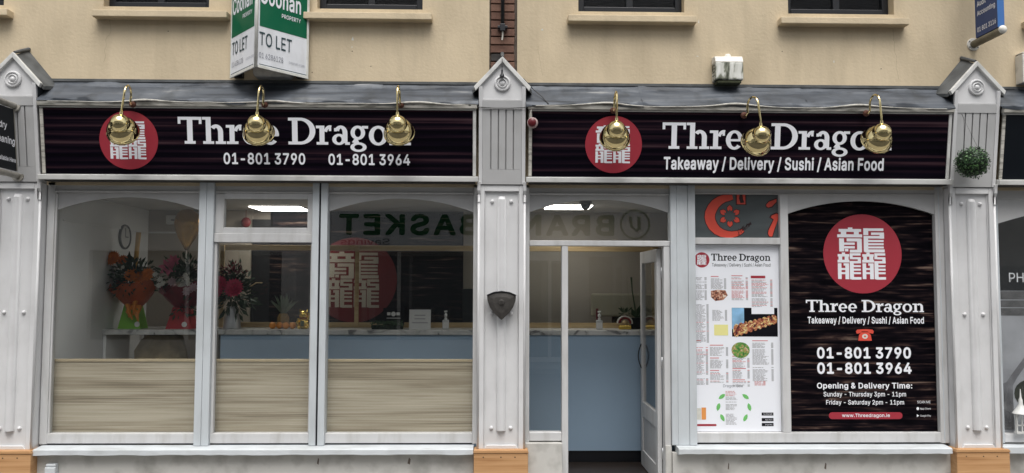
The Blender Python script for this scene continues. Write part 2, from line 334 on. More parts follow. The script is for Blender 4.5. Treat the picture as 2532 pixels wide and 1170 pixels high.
# ---------------------------------------------------------------- lettering
# letter outlines (advance width, contours), 500 units to the em
GLYPHS = {
 '&': (224, '98,-3 82,-2 68,1 55,6 44,13 35,21 27,31 21,42 18,54 17,67 18,77 20,86 24,95 42,117 70,139 108,168 118,176 127,187 131,202 130,210 127,217 123,223 117,227 109,230 101,230 84,227 73,216 68,199 73,182 84,164 102,142 219,0 182,0 86,116 61,146 44,172 40,181 38,190 38,199 39,210 41,220 45,229 51,237 58,244 67,249 77,253 88,256 100,257 112,256 123,253 133,249 141,244 148,237 154,230 158,221 161,212 162,202 158,181 146,162 128,146 77,109 55,87 51,80 49,73 48,66 49,58 51,50 55,44 59,38 65,33 72,29 79,26 87,24 96,23 106,24 116,26 126,30 151,48 157,56 163,65 168,76 172,87 174,99 174,112 204,112 203,97 201,83 198,72 185,46 173,31 166,23 158,15 147,9 136,3 123,0 111,-3'),
 '-': (227, '168,122 168,94 57,94 57,122'),
 '.': (94, '48,-2 42,-1 36,1 31,4 28,9 26,15 25,20 26,27 28,32 31,37 36,40 42,43 48,43 54,43 59,40 64,37 68,32 70,27 71,20 70,15 68,9 64,4 59,1 54,-1'),
 '/': (125, '117,266 36,-38 7,-38 89,266'),
 '0': (227, '113,-3 95,-2 79,3 65,12 53,24 42,39 34,57 31,69 28,82 26,96 24,111 24,127 24,143 26,158 28,172 31,185 35,197 43,215 53,230 65,242 79,251 95,256 113,258 131,256 147,251 161,242 174,230 184,215 192,197 196,185 199,172 201,158 202,143 203,127 202,111 201,96 199,82 196,69 192,57 184,39 174,24 162,12 147,3 131,-2;113,25 125,26 136,30 145,37 153,46 160,58 165,72 169,88 171,107 172,127 171,148 169,166 165,182 160,197 153,208 145,218 136,224 125,228 113,230 101,228 91,224 82,218 73,208 67,197 62,182 58,166 55,148 55,127 55,107 58,88 62,72 67,58 73,46 82,37 91,30 101,26'),
 '1': (227, '38,0 38,27 195,27 195,0;138,254 138,0 106,0 106,224 105,224 43,179 43,213 99,254'),
 '2': (227, '32,0 32,24 117,114 141,141 155,163 160,186 159,194 157,202 154,209 149,215 143,220 137,224 112,230 102,229 94,227 86,224 79,219 74,213 69,207 66,199 64,190 64,181 33,181 34,196 37,209 43,221 51,232 60,241 72,248 84,253 98,257 112,258 127,257 141,254 153,248 164,241 173,233 181,223 186,211 189,199 191,186 185,159 168,129 133,90 76,30 76,28 195,28 195,0'),
 '3': (227, '109,-3 94,-2 80,0 66,5 54,11 44,19 35,29 28,40 24,52 22,66 55,66 56,58 59,50 63,44 69,38 75,33 83,30 109,25 138,30 145,35 152,40 157,46 161,54 164,63 165,72 164,81 162,90 158,98 153,105 146,112 137,117 127,121 115,123 101,124 78,124 78,150 144,224 144,226 35,226 35,254 186,254 186,230 106,139 106,144 124,145 140,143 154,138 167,131 177,122 185,111 192,99 195,86 196,72 195,58 191,45 185,33 177,22 166,13 154,6 141,1 125,-2'),
 '4': (227, '20,53 20,79 123,254 155,254 54,83 54,81 207,81 207,53;141,0 141,61 141,73 141,159 171,159 171,0'),
 '5': (227, '111,-3 96,-2 82,1 70,6 59,12 49,20 41,30 35,41 32,53 30,65 61,65 62,58 65,51 69,44 87,30 111,25 120,26 130,28 138,32 146,38 152,44 157,52 161,61 163,71 164,81 163,92 161,101 157,111 151,119 145,125 137,131 129,135 119,138 109,138 84,134 64,123 34,126 48,254 183,254 183,226 75,226 67,151 68,151 89,162 115,167 126,166 137,164 147,160 156,156 165,150 172,143 179,134 185,125 189,116 193,105 195,94 195,82 194,66 191,51 184,38 176,26 166,16 154,8 141,1 126,-2'),
 '6': (227, '113,-3 98,-2 84,1 71,7 60,15 50,25 42,37 36,51 33,65 32,81 33,93 35,106 40,119 69,170 126,254 161,254 75,131 73,131 83,144 98,153 117,157 132,156 146,153 158,147 169,140 178,131 185,120 190,107 193,94 194,79 193,63 190,49 184,36 176,25 166,15 155,7 142,1 128,-2;113,24 123,25 131,27 139,31 146,37 152,43 157,51 161,59 163,69 164,79 163,89 161,98 157,107 152,114 146,121 139,126 131,130 123,132 113,133 104,132 95,130 87,126 80,121 74,114 69,107 65,99 63,89 62,79 63,69 65,59 69,51 74,43 80,37 87,31 95,27 104,25'),
 '7': (227, '48,0 162,224 162,226 31,226 31,254 195,254 195,224 82,0'),
 '8': (227, '113,-3 97,-2 82,1 68,6 56,13 45,21 37,31 31,42 27,54 26,68 27,78 29,88 33,98 37,106 43,114 51,121 58,126 67,130 76,132 76,133 65,138 55,145 46,154 40,165 36,177 35,190 36,203 40,214 45,225 53,234 62,242 73,249 85,254 99,257 113,258 128,257 141,254 153,249 164,242 173,234 181,225 186,214 190,203 191,190 190,177 186,165 180,154 171,145 162,138 150,133 150,132 159,130 168,126 176,121 183,114 189,106 194,98 197,88 200,78 200,68 199,54 195,42 189,31 181,21 171,13 158,6 145,1 130,-2;113,25 124,25 134,27 142,30 150,34 156,40 161,46 165,53 168,61 168,69 168,78 165,87 161,94 156,101 149,107 141,111 133,115 123,117 113,118 103,117 93,115 85,111 77,107 70,101 65,94 61,87 58,78 58,69 58,61 61,53 64,46 70,40 76,34 84,30 92,27 102,25;113,145 137,150 144,154 149,159 154,165 157,172 159,180 160,188 159,196 157,203 154,210 149,216 144,221 138,225 113,230 89,225 82,221 77,216 72,210 69,203 67,196 66,188 67,180 69,172 72,165 77,159 82,154 89,150'),
 '9': (227, '113,258 128,257 142,253 155,247 166,239 176,229 184,217 190,204 193,189 194,173 194,161 191,148 186,135 158,84 100,0 65,0 151,124 154,124 144,111 128,101 109,97 94,98 81,102 69,107 58,114 49,124 41,134 36,147 33,161 32,176 33,191 36,205 42,218 50,230 60,239 71,247 84,253 98,257;113,230 104,229 95,227 87,223 80,218 74,211 69,204 66,195 63,186 63,176 63,166 66,156 69,148 74,140 80,134 87,129 95,125 104,122 113,122 123,122 131,125 139,129 146,134 152,140 157,147 161,156 163,165 164,175 163,185 161,195 157,204 152,211 146,218 139,223 131,227 123,229'),
 ':': (94, '48,-2 42,-1 36,1 31,4 28,9 26,15 25,20 26,27 28,32 31,37 36,40 42,43 48,43 54,43 59,40 64,37 68,32 70,27 71,20 70,15 68,9 64,4 59,1 54,-1;48,135 42,136 36,138 31,142 28,147 26,152 25,158 26,164 28,170 31,174 36,178 42,180 48,181 54,180 59,178 64,174 68,170 70,164 71,158 70,152 68,147 64,142 59,138 54,136'),
 'A': (240, '8,0 101,254 138,254 231,0 198,0 144,151 132,186 116,239 123,239 106,185 95,151 43,0;55,71 55,99 185,99 185,71'),
 'B': (228, '30,0 30,254 121,254 137,253 152,250 164,245 175,239 184,230 190,221 195,210 198,199 199,187 198,177 197,168 193,160 178,143 157,133 157,131 166,130 174,127 182,123 189,117 196,110 201,102 205,92 208,81 209,68 208,56 205,44 200,33 193,24 184,16 172,9 158,4 142,1 123,0;62,29 122,29 140,30 154,34 165,40 172,48 176,58 178,68 177,77 175,85 171,92 166,99 160,104 153,109 144,113 135,115 124,115 62,115;62,143 119,143 144,148 151,152 157,157 162,163 165,170 167,178 168,186 167,197 163,206 156,214 147,221 135,225 120,226 62,226'),
 'C': (255, '134,-3 121,-3 108,-1 97,2 86,7 75,12 65,19 56,27 48,36 41,46 35,58 30,70 25,83 22,97 21,111 20,127 21,143 22,157 25,171 30,184 35,197 41,208 48,218 56,227 65,235 75,242 86,248 97,252 108,255 121,257 134,258 170,252 181,248 191,242 201,236 210,228 217,219 224,209 229,198 234,187 236,174 204,174 195,197 179,214 158,224 134,228 119,227 105,223 92,216 80,207 71,196 62,182 57,166 53,148 52,127 53,107 57,88 63,72 71,59 80,47 92,38 105,32 119,28 134,26 158,30 179,40 195,57 204,80 236,80 234,68 229,56 224,45 217,36 210,27 201,19 192,12 181,7 170,2 159,-1 146,-3'),
 'D': (251, '109,0 48,0 48,29 107,29 127,30 144,34 159,40 171,49 182,61 189,75 195,90 198,108 200,128 198,147 195,165 190,180 182,194 172,205 160,214 145,221 129,225 110,226 47,226 47,254 113,254 127,254 141,252 153,249 165,245 176,239 192,228 206,213 217,196 222,184 226,171 229,157 230,143 231,128 230,112 229,98 226,84 222,71 217,59 210,48 203,39 195,30 186,22 175,15 164,10 152,6 139,2 124,1;62,254 62,0 30,0 30,254'),
 'E': (209, '30,0 30,254 186,254 186,226 62,226 62,143 178,143 178,114 62,114 62,29 188,29 188,0'),
 'F': (205, '30,0 30,254 185,254 185,226 62,226 62,139 173,139 173,111 62,111 62,0'),
 'G': (260, '134,-3 121,-3 108,-1 97,2 85,7 75,13 65,19 56,27 48,36 41,47 35,58 29,70 25,83 22,97 21,111 20,127 21,143 22,157 25,171 29,184 35,197 41,208 48,218 56,227 65,235 74,242 85,248 96,252 108,255 120,257 132,258 146,257 158,255 170,252 181,247 192,242 202,235 210,227 218,218 225,208 230,198 234,186 237,174 204,174 194,197 178,213 158,224 133,228 118,227 104,223 92,216 80,207 70,196 62,182 57,166 53,148 52,127 53,107 57,88 63,72 71,59 81,47 92,38 105,32 119,28 134,26 148,27 161,31 172,36 183,43 191,51 198,62 203,74 206,87 207,101 217,100 141,100 141,128 239,128 239,100 237,80 233,62 225,45 215,31 203,19 188,9 172,2 154,-2'),
 'H': (258, '30,0 30,254 62,254 62,144 196,144 196,254 228,254 228,0 196,0 196,116 62,116 62,0'),
 'K': (233, '52,73 52,108 70,131 87,152 106,172 182,254 224,254 116,138 114,138;30,0 30,254 62,254 62,167 62,112 62,97 62,0;186,0 94,130 114,155 224,0'),
 'L': (196, '30,0 30,254 62,254 62,29 181,29 181,0'),
 'M': (314, '30,0 30,254 76,254 139,94 144,79 150,61 156,42 161,24 154,24 159,41 165,61 171,79 176,94 238,254 284,254 284,0 252,0 252,145 252,163 253,184 253,207 253,229 256,229 249,205 241,181 234,161 228,145 171,0 143,0 85,145 80,160 72,181 65,204 56,229 59,229 60,208 60,186 61,164 61,145 61,0'),
 'N': (262, '30,0 30,254 68,254 172,91 181,75 194,53 207,27 202,27 200,54 200,79 199,97 199,254 232,254 232,0 193,0 101,145 89,165 74,191 54,226 60,227 61,192 62,164 62,145 62,0'),
 'O': (267, '133,-3 121,-3 108,-1 97,2 86,7 75,12 65,19 57,27 48,36 41,46 35,58 30,70 25,83 23,97 21,111 20,127 21,143 23,157 25,171 30,184 35,197 41,208 48,218 57,227 65,235 75,242 86,248 97,252 108,255 121,257 133,258 146,257 159,255 170,252 181,248 192,242 202,235 210,227 218,218 226,208 232,197 237,184 241,171 244,157 246,143 247,127 246,111 244,97 241,83 237,70 232,58 226,46 218,36 210,27 202,19 192,12 181,7 170,2 159,-1 146,-3;133,26 148,28 162,32 175,38 186,47 196,58 204,72 210,88 214,106 215,127 214,148 210,166 204,182 196,196 186,207 175,216 162,223 148,227 133,228 119,227 105,223 92,216 81,207 71,196 63,182 57,166 53,148 52,127 53,106 57,88 63,72 71,58 81,47 92,38 105,32 119,28'),
 'P': (222, '30,0 30,254 118,254 136,253 152,250 166,244 178,236 187,226 195,215 200,202 203,189 204,174 203,159 200,145 195,133 187,121 178,112 166,104 152,98 136,94 118,93 55,93 55,121 116,121 129,122 139,124 149,128 156,133 162,139 167,147 170,155 172,164 172,174 172,184 170,193 167,201 162,208 156,214 148,219 139,223 129,225 116,226 62,226 62,0'),
 'R': (224, '30,0 30,254 118,254 136,253 153,250 167,244 178,237 188,227 195,217 200,204 204,191 205,176 204,161 200,148 195,136 188,125 178,116 166,109 152,103 136,100 118,99 48,99 48,128 117,128 129,128 140,130 149,133 156,138 162,143 167,150 170,158 172,167 173,176 172,186 170,194 167,202 162,209 156,215 149,220 140,223 129,225 116,226 62,226 62,0;177,0 115,115 151,115 214,0'),
 'S': (223, '112,-4 94,-3 78,0 64,5 51,11 41,20 32,30 25,42 21,54 19,68 52,68 54,59 57,51 62,44 68,38 75,33 83,29 112,25 123,25 133,27 143,30 151,34 159,40 165,46 169,53 172,61 173,70 172,77 170,84 166,89 148,102 122,111 92,120 72,126 56,135 43,145 34,156 28,170 26,186 27,200 31,213 37,224 46,234 57,242 69,249 83,254 97,257 114,258 130,257 145,254 158,249 170,242 180,234 189,224 195,213 199,202 200,189 169,189 166,201 160,211 151,219 140,225 127,228 112,229 102,229 92,227 84,224 76,220 70,215 64,209 61,203 58,195 58,188 58,180 61,173 65,167 85,154 106,147 132,140 156,132 179,119 197,99 201,90 203,80 204,69 203,56 199,43 193,32 185,21 174,13 162,5 147,0 130,-3'),
 'T': (224, '16,226 16,254 208,254 208,226 128,226 128,0 96,0 96,226'),
 'Y': (236, '102,0 102,104 8,254 46,254 96,172 111,146 125,115 112,115 126,146 140,172 191,254 228,254 134,104 134,0'),
 'a': (195, '80,-4 68,-4 57,-1 47,2 38,8 30,14 24,22 19,32 16,42 15,54 16,64 18,73 22,80 26,87 32,92 39,97 63,105 89,110 117,113 133,117 135,120 137,123 138,127 138,128 133,148 120,161 98,165 75,161 59,150 50,137 20,146 26,156 32,165 39,173 48,179 57,184 66,188 97,192 119,190 143,180 150,175 156,168 161,160 165,150 168,139 168,126 168,0 138,0 138,26 136,26 126,12 108,1;85,23 96,23 106,26 114,29 121,34 127,40 132,47 135,54 137,61 138,69 138,95 130,91 116,88 100,86 88,84 67,79 52,70 48,65 47,59 46,52 51,36 65,26'),
 'b': (212, '115,-4 104,-3 94,-1 86,2 69,16 59,29 56,29 56,0 26,0 26,254 57,254 57,160 59,160 69,173 86,186 94,190 103,192 115,192 130,191 144,187 156,180 168,171 177,160 185,146 191,131 194,113 195,94 194,75 191,58 185,42 177,29 168,17 157,8 144,1 130,-3;110,23 121,24 131,28 140,33 147,40 153,48 158,58 161,70 163,82 164,95 163,108 161,120 158,131 153,140 147,149 140,156 131,161 121,164 110,165 99,164 89,161 81,156 73,149 67,141 62,131 59,120 57,108 56,95 57,81 59,69 63,58 67,48 73,39 81,32 89,27 99,24'),
 'c': (198, '104,-4 87,-3 72,1 58,8 46,17 36,29 28,43 22,58 18,75 17,94 18,113 22,130 28,146 36,159 46,171 58,180 72,187 87,191 104,192 130,189 153,178 170,161 181,138 151,131 145,145 135,155 121,162 104,165 92,164 81,161 73,155 65,148 59,139 54,129 51,118 49,106 48,94 49,81 51,70 54,59 59,49 65,40 73,33 81,28 92,24 104,23 121,26 135,33 146,44 152,59 181,51 171,28 153,11 130,0'),
 'd': (212, '98,-4 82,-3 68,1 56,8 44,17 35,29 27,42 22,58 18,75 17,94 18,113 22,131 27,146 35,160 45,171 56,180 69,187 83,191 98,192 109,192 118,190 126,186 144,173 153,160 155,160 155,254 186,254 186,0 156,0 156,29 153,29 143,16 126,2 118,-1 109,-3;102,23 113,24 123,27 132,32 139,39 145,48 150,58 153,69 155,81 156,95 155,108 153,120 150,131 145,141 139,149 132,156 123,161 113,164 102,165 91,164 81,161 72,156 65,149 59,140 54,131 51,120 49,108 48,95 49,82 51,70 54,58 59,48 65,40 73,33 81,28 91,24'),
 'e': (202, '106,-4 88,-3 73,1 58,8 46,17 36,29 28,42 22,58 18,75 17,93 18,112 22,129 28,145 36,159 46,170 58,180 71,187 86,191 103,192 133,187 142,183 151,177 160,170 167,162 173,152 179,141 182,128 185,113 186,97 186,85 37,85 37,110 169,110 155,101 154,113 152,124 149,134 144,143 138,151 131,157 123,161 113,164 103,165 92,164 82,161 73,157 66,151 59,143 54,135 51,125 49,116 48,105 48,89 49,75 51,64 55,53 61,44 67,37 76,31 85,26 95,24 106,23 127,26 143,36 153,53 182,45 179,36 174,27 168,20 160,13 151,7 141,2 130,-1 119,-3'),
 'g': (213, '103,-75 90,-75 78,-73 67,-70 41,-55 25,-35 51,-20 61,-33 77,-44 103,-49 118,-47 130,-44 141,-38 149,-29 154,-17 156,-3 156,34 153,34 143,21 126,8 118,5 109,3 97,2 83,4 69,7 56,13 45,22 35,32 28,45 22,60 18,77 17,96 18,114 22,131 27,147 35,160 45,171 56,180 69,187 83,191 98,192 109,192 119,190 127,186 144,173 154,159 157,159 157,190 186,190 186,-4 185,-20 181,-33 175,-45 167,-54 157,-62 145,-68 132,-72 118,-74;102,30 113,30 123,33 132,38 139,44 145,51 150,61 153,71 156,83 156,96 156,109 153,121 150,132 145,141 139,150 132,156 123,161 114,164 102,165 91,164 81,161 73,156 65,149 59,141 54,131 51,120 49,109 48,96 49,84 51,72 54,61 59,52 65,44 73,38 81,33 91,30'),
 'h': (205, '57,113 57,0 26,0 26,254 57,254 57,144 51,144 58,159 66,172 76,181 87,187 100,191 114,192 126,191 137,189 148,184 157,178 164,170 170,160 175,149 178,135 179,120 179,0 148,0 148,118 147,131 143,143 136,152 128,159 117,163 105,165 96,164 88,162 80,159 74,154 68,148 63,141 60,133 58,124'),
 'i': (83, '26,0 26,190 57,190 57,0;42,221 36,222 31,224 27,227 23,231 21,236 21,242 21,247 23,252 27,256 31,259 36,261 42,262 47,261 52,259 57,256 60,252 62,247 63,242 62,236 60,231 57,227 52,224 47,222'),
 'k': (190, '55,68 55,106 60,106 142,190 180,190 92,100 89,100;26,0 26,254 57,254 57,0;147,0 74,93 96,114 186,0'),
 'l': (95, '70,-1 56,0 45,4 37,10 31,19 27,29 26,42 26,254 57,254 57,49 60,31 63,28 67,27 73,26 80,26 85,27 90,1 81,0'),
 'm': (305, '26,0 26,190 56,190 56,148 54,148 57,157 61,166 66,173 86,188 110,193 123,192 134,187 144,180 151,171 157,160 160,147 156,147 159,156 163,164 169,172 190,187 218,193 229,192 239,190 249,186 257,180 264,173 270,164 275,154 278,141 278,128 278,0 248,0 248,127 247,139 243,149 236,156 228,161 219,164 209,165 201,165 194,163 187,160 173,145 168,124 168,0 137,0 137,130 136,140 132,148 126,156 119,161 110,164 100,165 79,160 73,156 67,151 63,145 60,137 58,129 57,119 57,0'),
 'n': (205, '57,113 57,0 26,0 26,190 56,190 56,144 51,144 58,159 66,172 76,181 87,187 100,191 114,192 126,191 137,189 147,184 156,178 164,170 170,160 175,149 178,135 179,120 179,0 148,0 148,118 147,131 143,143 136,152 128,159 117,163 105,165 96,164 88,162 80,159 74,154 68,148 63,141 60,133 58,124'),
 'o': (208, '104,-4 87,-3 72,1 58,8 46,17 36,29 28,43 22,58 18,75 17,94 18,113 22,130 28,146 36,159 46,171 58,180 72,187 87,191 104,192 120,191 136,187 149,180 161,171 171,159 180,146 186,130 189,113 191,94 189,75 186,58 180,43 171,29 161,17 149,8 136,1 120,-3;104,23 116,24 126,28 135,33 143,40 149,49 154,59 157,70 159,81 160,94 159,106 157,118 154,129 149,139 143,148 135,155 126,161 116,164 104,165 92,164 81,161 73,155 65,148 59,139 54,129 51,118 49,106 48,94 49,81 51,70 54,59 59,49 65,40 73,33 81,28 92,24'),
 'p': (212, '26,-71 26,190 56,190 56,160 59,160 69,173 86,186 94,190 103,192 115,192 130,191 144,187 156,180 168,171 177,160 185,146 191,131 194,113 195,94 194,75 191,58 185,42 177,29 168,17 157,8 144,1 130,-3 115,-4 104,-3 94,-1 86,2 69,16 59,29 57,29 57,-71;110,23 121,24 131,28 140,33 147,40 153,48 158,58 161,70 163,82 164,95 163,108 161,120 158,131 153,140 147,149 140,156 131,161 121,164 110,165 99,164 89,161 81,156 73,149 67,141 62,131 59,120 57,108 56,95 57,81 59,69 63,58 67,48 73,39 81,32 89,27 99,24'),
 'r': (130, '26,0 26,190 56,190 56,160 58,160 62,169 68,177 76,184 85,188 96,191 107,192 115,192 122,192 122,161 115,162 103,163 95,162 87,160 80,157 73,153 67,148 63,142 60,135 58,127 57,118 57,0'),
 's': (182, '91,-4 78,-3 67,-2 56,2 46,6 38,12 31,19 25,27 21,37 18,47 47,53 50,44 55,36 62,30 70,26 80,24 91,23 103,24 113,26 122,31 129,37 133,44 134,51 133,58 131,63 127,68 122,72 115,75 106,78 75,85 59,90 46,96 36,104 29,113 25,124 23,137 24,147 27,157 33,166 39,173 48,180 58,185 69,189 81,191 94,192 106,192 117,190 127,186 136,182 143,176 149,170 162,145 134,139 131,146 127,152 121,158 114,163 105,165 94,166 83,165 74,163 65,158 59,153 56,146 54,139 55,132 58,126 62,122 86,111 115,105 131,100 143,93 153,86 160,76 164,66 166,53 165,43 161,33 156,24 149,16 140,9 130,3 118,-1 105,-3'),
 't': (114, '102,190 102,164 3,164 3,190;32,236 63,236 63,49 64,41 65,35 68,31 72,27 78,26 85,25 93,26 101,27 107,1 96,-1 84,-2 69,-1 56,4 46,11 38,20 34,32 32,46'),
 'u': (205, '91,-3 79,-2 68,1 57,5 48,12 41,20 35,29 30,41 27,54 26,69 26,190 57,190 57,72 58,58 62,47 68,37 77,31 88,26 100,25 109,26 117,28 125,31 131,36 137,41 142,48 145,57 147,66 148,76 148,190 179,190 179,0 149,0 149,46 154,46 147,30 139,18 129,8 117,2 105,-1'),
 'v': (195, '81,0 9,190 42,190 83,78 93,43 103,10 92,10 101,43 112,78 152,190 186,190 113,0'),
 'w': (284, '69,0 11,190 44,190 67,107 77,68 88,21 82,21 93,67 103,107 126,190 158,190 181,107 191,68 201,21 196,21 206,68 217,107 240,190 272,190 215,0 184,0 159,86 152,112 145,140 138,169 145,169 138,140 131,112 124,86 99,0'),
 'x': (189, '10,0 86,109 86,86 14,190 50,190 74,153 90,127 104,103 88,103 101,127 117,153 141,190 176,190 104,84 104,107 179,0 143,0 115,43 100,68 86,91 102,91 89,68 74,43 46,0'),
 'y': (195, '24,-69 31,-43 36,-44 52,-44 65,-37 75,-18 81,-1 9,190 42,190 83,78 93,43 103,10 92,10 101,43 112,78 153,190 186,190 102,-29 88,-54 70,-68 46,-73 32,-72'),
}
SPACE = 94
TC = {}
def glyph_tris(ch):
    """triangles of one letter, each outer contour filled with its own holes"""
    if ch not in TC:
        cs = [[tuple(map(int, q.split(','))) for q in ct.split()] for ct in GLYPHS[ch][1].split(';')]
        area = lambda P: sum(P[i-1][0]*P[i][1]-P[i][0]*P[i-1][1] for i in range(len(P)))
        sg = max((area(P) for P in cs), key=abs); outer = [P for P in cs if area(P)*sg > 0]; holes = [P for P in cs if area(P)*sg <= 0]; res = []
        for P in outer:
            bb = (min(p[0] for p in P), max(p[0] for p in P), min(p[1] for p in P), max(p[1] for p in P))
            L = [P]+[h for h in holes if bb[0] <= h[0][0] <= bb[1] and bb[2] <= h[0][1] <= bb[3]]
            tr = tessellate_polygon([[Vector((x, y, 0)) for x, y in q] for q in L]); res.append(([p for q in L for p in q], [tuple(t) for t in tr]))
        TC[ch] = res
    return TC[ch]
def text(mb, body, u0, u1, v0, v1, T, n=.0015, offset=0., space=1., ref=None):
    """flat lettering whose ink fills u0..u1; v0 = baseline, v1 = height of the capitals; offset thickens the strokes"""
    w_ = offset*500; x = 0; parts = []
    for ch in body:
        if ch == ' ': x += SPACE*space; continue
        parts += [(x, k, P, F) for k, (P, F) in enumerate(glyph_tris(ch))]; x += GLYPHS[ch][0]*space+w_*1.3
    X = [px_+p[0] for px_, k, P, F in parts for p in P]; xa, xb = min(X)-w_, max(X)+w_; ya, yb = -w_, 254+w_
    sh = [(0, 0)]+([(w_*math.cos(R(a)), w_*math.sin(R(a))) for a in range(0, 360, 45)] if offset else [])
    for i, (dx, dy) in enumerate(sh):
        for px_, k, P, F in parts:
            mb.add([T(u0+(px_+p[0]+dx-xa)/(xb-xa)*(u1-u0), v0+(p[1]+dy-ya)/(yb-ya)*(v1-v0), n+i*.00006+k*.00003) for p in P], F)
    return mb
def bx(a, b, c, d): return ('b', a, b, c, d)
def rg(cx, cy, rx, ry, a0, a1, tx, ty): return ('r', cx, cy, rx, ry, a0, a1, tx, ty)
SLAB = {   # slab-serif letters, cap height 1
 'T': [bx(0, .87, .89, 1), bx(0, .10, .74, .90), bx(.77, .87, .74, .90), bx(.335, .535, .05, .93), bx(.235, .635, 0, .105)],
 'h': [bx(.13, .315, .04, 1), bx(0, .2, .90, 1), bx(.02, .42, 0, .10), rg(.5, .44, .26, .285, -2, 140, .185, .125), bx(.575, .76, .04, .45), bx(.485, .855, 0, .10)],
 'n': [bx(.13, .315, .04, .71), bx(0, .2, .61, .71), bx(.02, .42, 0, .10), rg(.5, .44, .26, .285, -2, 140, .185, .125), bx(.575, .76, .04, .45), bx(.485, .82, 0, .10)],
 'r': [bx(.13, .315, .04, .71), bx(0, .2, .61, .71), bx(.02, .45, 0, .10), rg(.52, .42, .235, .305, 75, 165, .12, .125), bx(.475, .565, .51, .722)],
 'e': [rg(.32, .35, .32, .37, 0, 318, .175, .105), bx(.16, .6, .30, .385), bx(.465, .64, .31, .4)],
 'o': [rg(.35, .35, .35, .37, 0, 360, .18, .105)],
 'a': [bx(.385, .565, .06, .46), rg(.32, .45, .245, .27, -2, 160, .18, .115), bx(.075, .18, .50, .62), rg(.25, .2, .25, .21, 0, 360, .15, .09), bx(.475, .65, 0, .10)],
 'g': [rg(.28, .455, .27, .265, 0, 360, .155, .10), bx(.43, .66, .61, .71), rg(.3, -.085, .30, .18, 0, 360, .145, .085), ('p', [(.06, .1), (.18, .05), (.32, .1), (.28, .21), (.15, .23)])],
 'D': [bx(.14, .345, .05, .95), bx(0, .5, .89, 1), bx(0, .5, 0, .11), rg(.44, .5, .56, .5, -90, 90, .21, .11)]}
SLAB_POS = [('T', 0), ('h', .89), ('r', 1.755), ('e', 2.36), ('e', 3.06), ('D', 4.04), ('r', 5.06), ('a', 5.655), ('g', 6.325), ('o', 7.01), ('n', 7.745)]
def slab_title(mb, u0, u1, v0, v1, T, n=.0015):
    sx, sy = (u1-u0)/8.565, v1-v0; k = 0
    for ch, x in SLAB_POS:
        for p in SLAB[ch]:
            k += 1; nn = n+(k % 7)*.00018
            P = lambda a, b: (u0+(x+a)*sx, v0+b*sy)
            if p[0] == 'b': _, a, b, c, d = p; mb.add([T(*P(*q), nn) for q in ((a, c), (b, c), (b, d), (a, d))], [(0, 1, 2, 3)])
            elif p[0] == 'p': mb.add([T(*P(*q), nn) for q in p[1]], [tuple(range(len(p[1])))])
            else:
                _, cx, cy, rx, ry, a0, a1, tx, ty = p
                A = [P(*q) for q in arc(cx, cy, rx, ry, a0, a1, 28)]; B = [P(*q) for q in arc(cx, cy, rx-tx, ry-ty, a0, a1, 28)]
                mb.add([T(*q, nn) for q in A+B], [(i, i+1, 29+i+1, 29+i) for i in range(28)])
    return mb
# the three-dragon emblem: strokes (x0, y0, x1, y1) on a disc of centre (922, 575) and radius 518
EMB = [(735, 230, 795, 262), (612, 250, 910, 288), (640, 284, 712, 324), (812, 284, 878, 324), (592, 320, 922, 360),
       (615, 374, 680, 545), (715, 374, 900, 414), (852, 376, 915, 556), (676, 428, 822, 458), (676, 476, 822, 506), (690, 512, 735, 545), (755, 522, 900, 560),
       (938, 240, 1004, 330), (938, 241, 1205, 275), (1040, 295, 1210, 326), (1152, 297, 1212, 376), (942, 341, 1212, 374), (940, 343, 1000, 550), (990, 393, 1205, 420), (990, 436, 1205, 462), (990, 478, 1205, 504), (955, 517, 1216, 556)]
for dx in (0, 326):
    EMB += [(648+dx, 558, 690+dx, 586), (592+dx, 580, 745+dx, 612), (604+dx, 606, 652+dx, 660), (684+dx, 606, 736+dx, 660), (590+dx, 654, 746+dx, 690),
            (592+dx, 700, 640+dx, 906), (668+dx, 700, 738+dx, 730), (690+dx, 702, 740+dx, 908), (636+dx, 762, 694+dx, 788), (636+dx, 816, 694+dx, 842),
            (752+dx, 568, 896+dx, 598), (752+dx, 570, 790+dx, 646), (786+dx, 620, 896+dx, 648), (856+dx, 622, 898+dx, 700), (752+dx, 670, 900+dx, 701), (750+dx, 672, 802+dx, 908),
            (796+dx, 724, 896+dx, 750), (796+dx, 770, 896+dx, 796), (796+dx, 816, 896+dx, 842), (770+dx, 880, 900+dx, 913)]
def emblem(parent, cu, cv, r, T, n=.0015, red='vinyl_red', white='vinyl_white'):
    d = MB().prism(arc(cu, cv, r, r, 0, 360, 64)[:-1], -.0003, n, T).build('logo_disc', red, parent)
    e = MB(); k = r/518
    for i, (a, b, c, dd) in enumerate(EMB):
        nn = n+.0004+(i % 6)*.00015
        e.add([T(cu+(x-922)*k, cv-(y-575)*k, nn) for x, y in ((a, dd), (c, dd), (c, b), (a, b))], [(0, 1, 2, 3)])
    e.build('emblem', white, d); return d

# ================================================================ the street
struct(MB().box(-30, 30, -1.9, 1.05, -.2, -.004).build('pavement', 'paving'))['label'] = 'grey paved footpath in front of the shop'
struct(MB().box(-30, 30, -2.05, -1.9, -.2, .0).build('kerb', 'kerb_stone', bevel=.015))
struct(MB().box(-60, 60, -10.6, -2.05, -.3, -.12).build('road', 'asphalt'))
struct(MB().box(-60, 60, -60, -10.6, -.2, -.001).build('far_pavement', 'paving'))
struct(MB().box(-60, 60, 1.06, 60, -.4, -.01).build('ground', 'paving'))

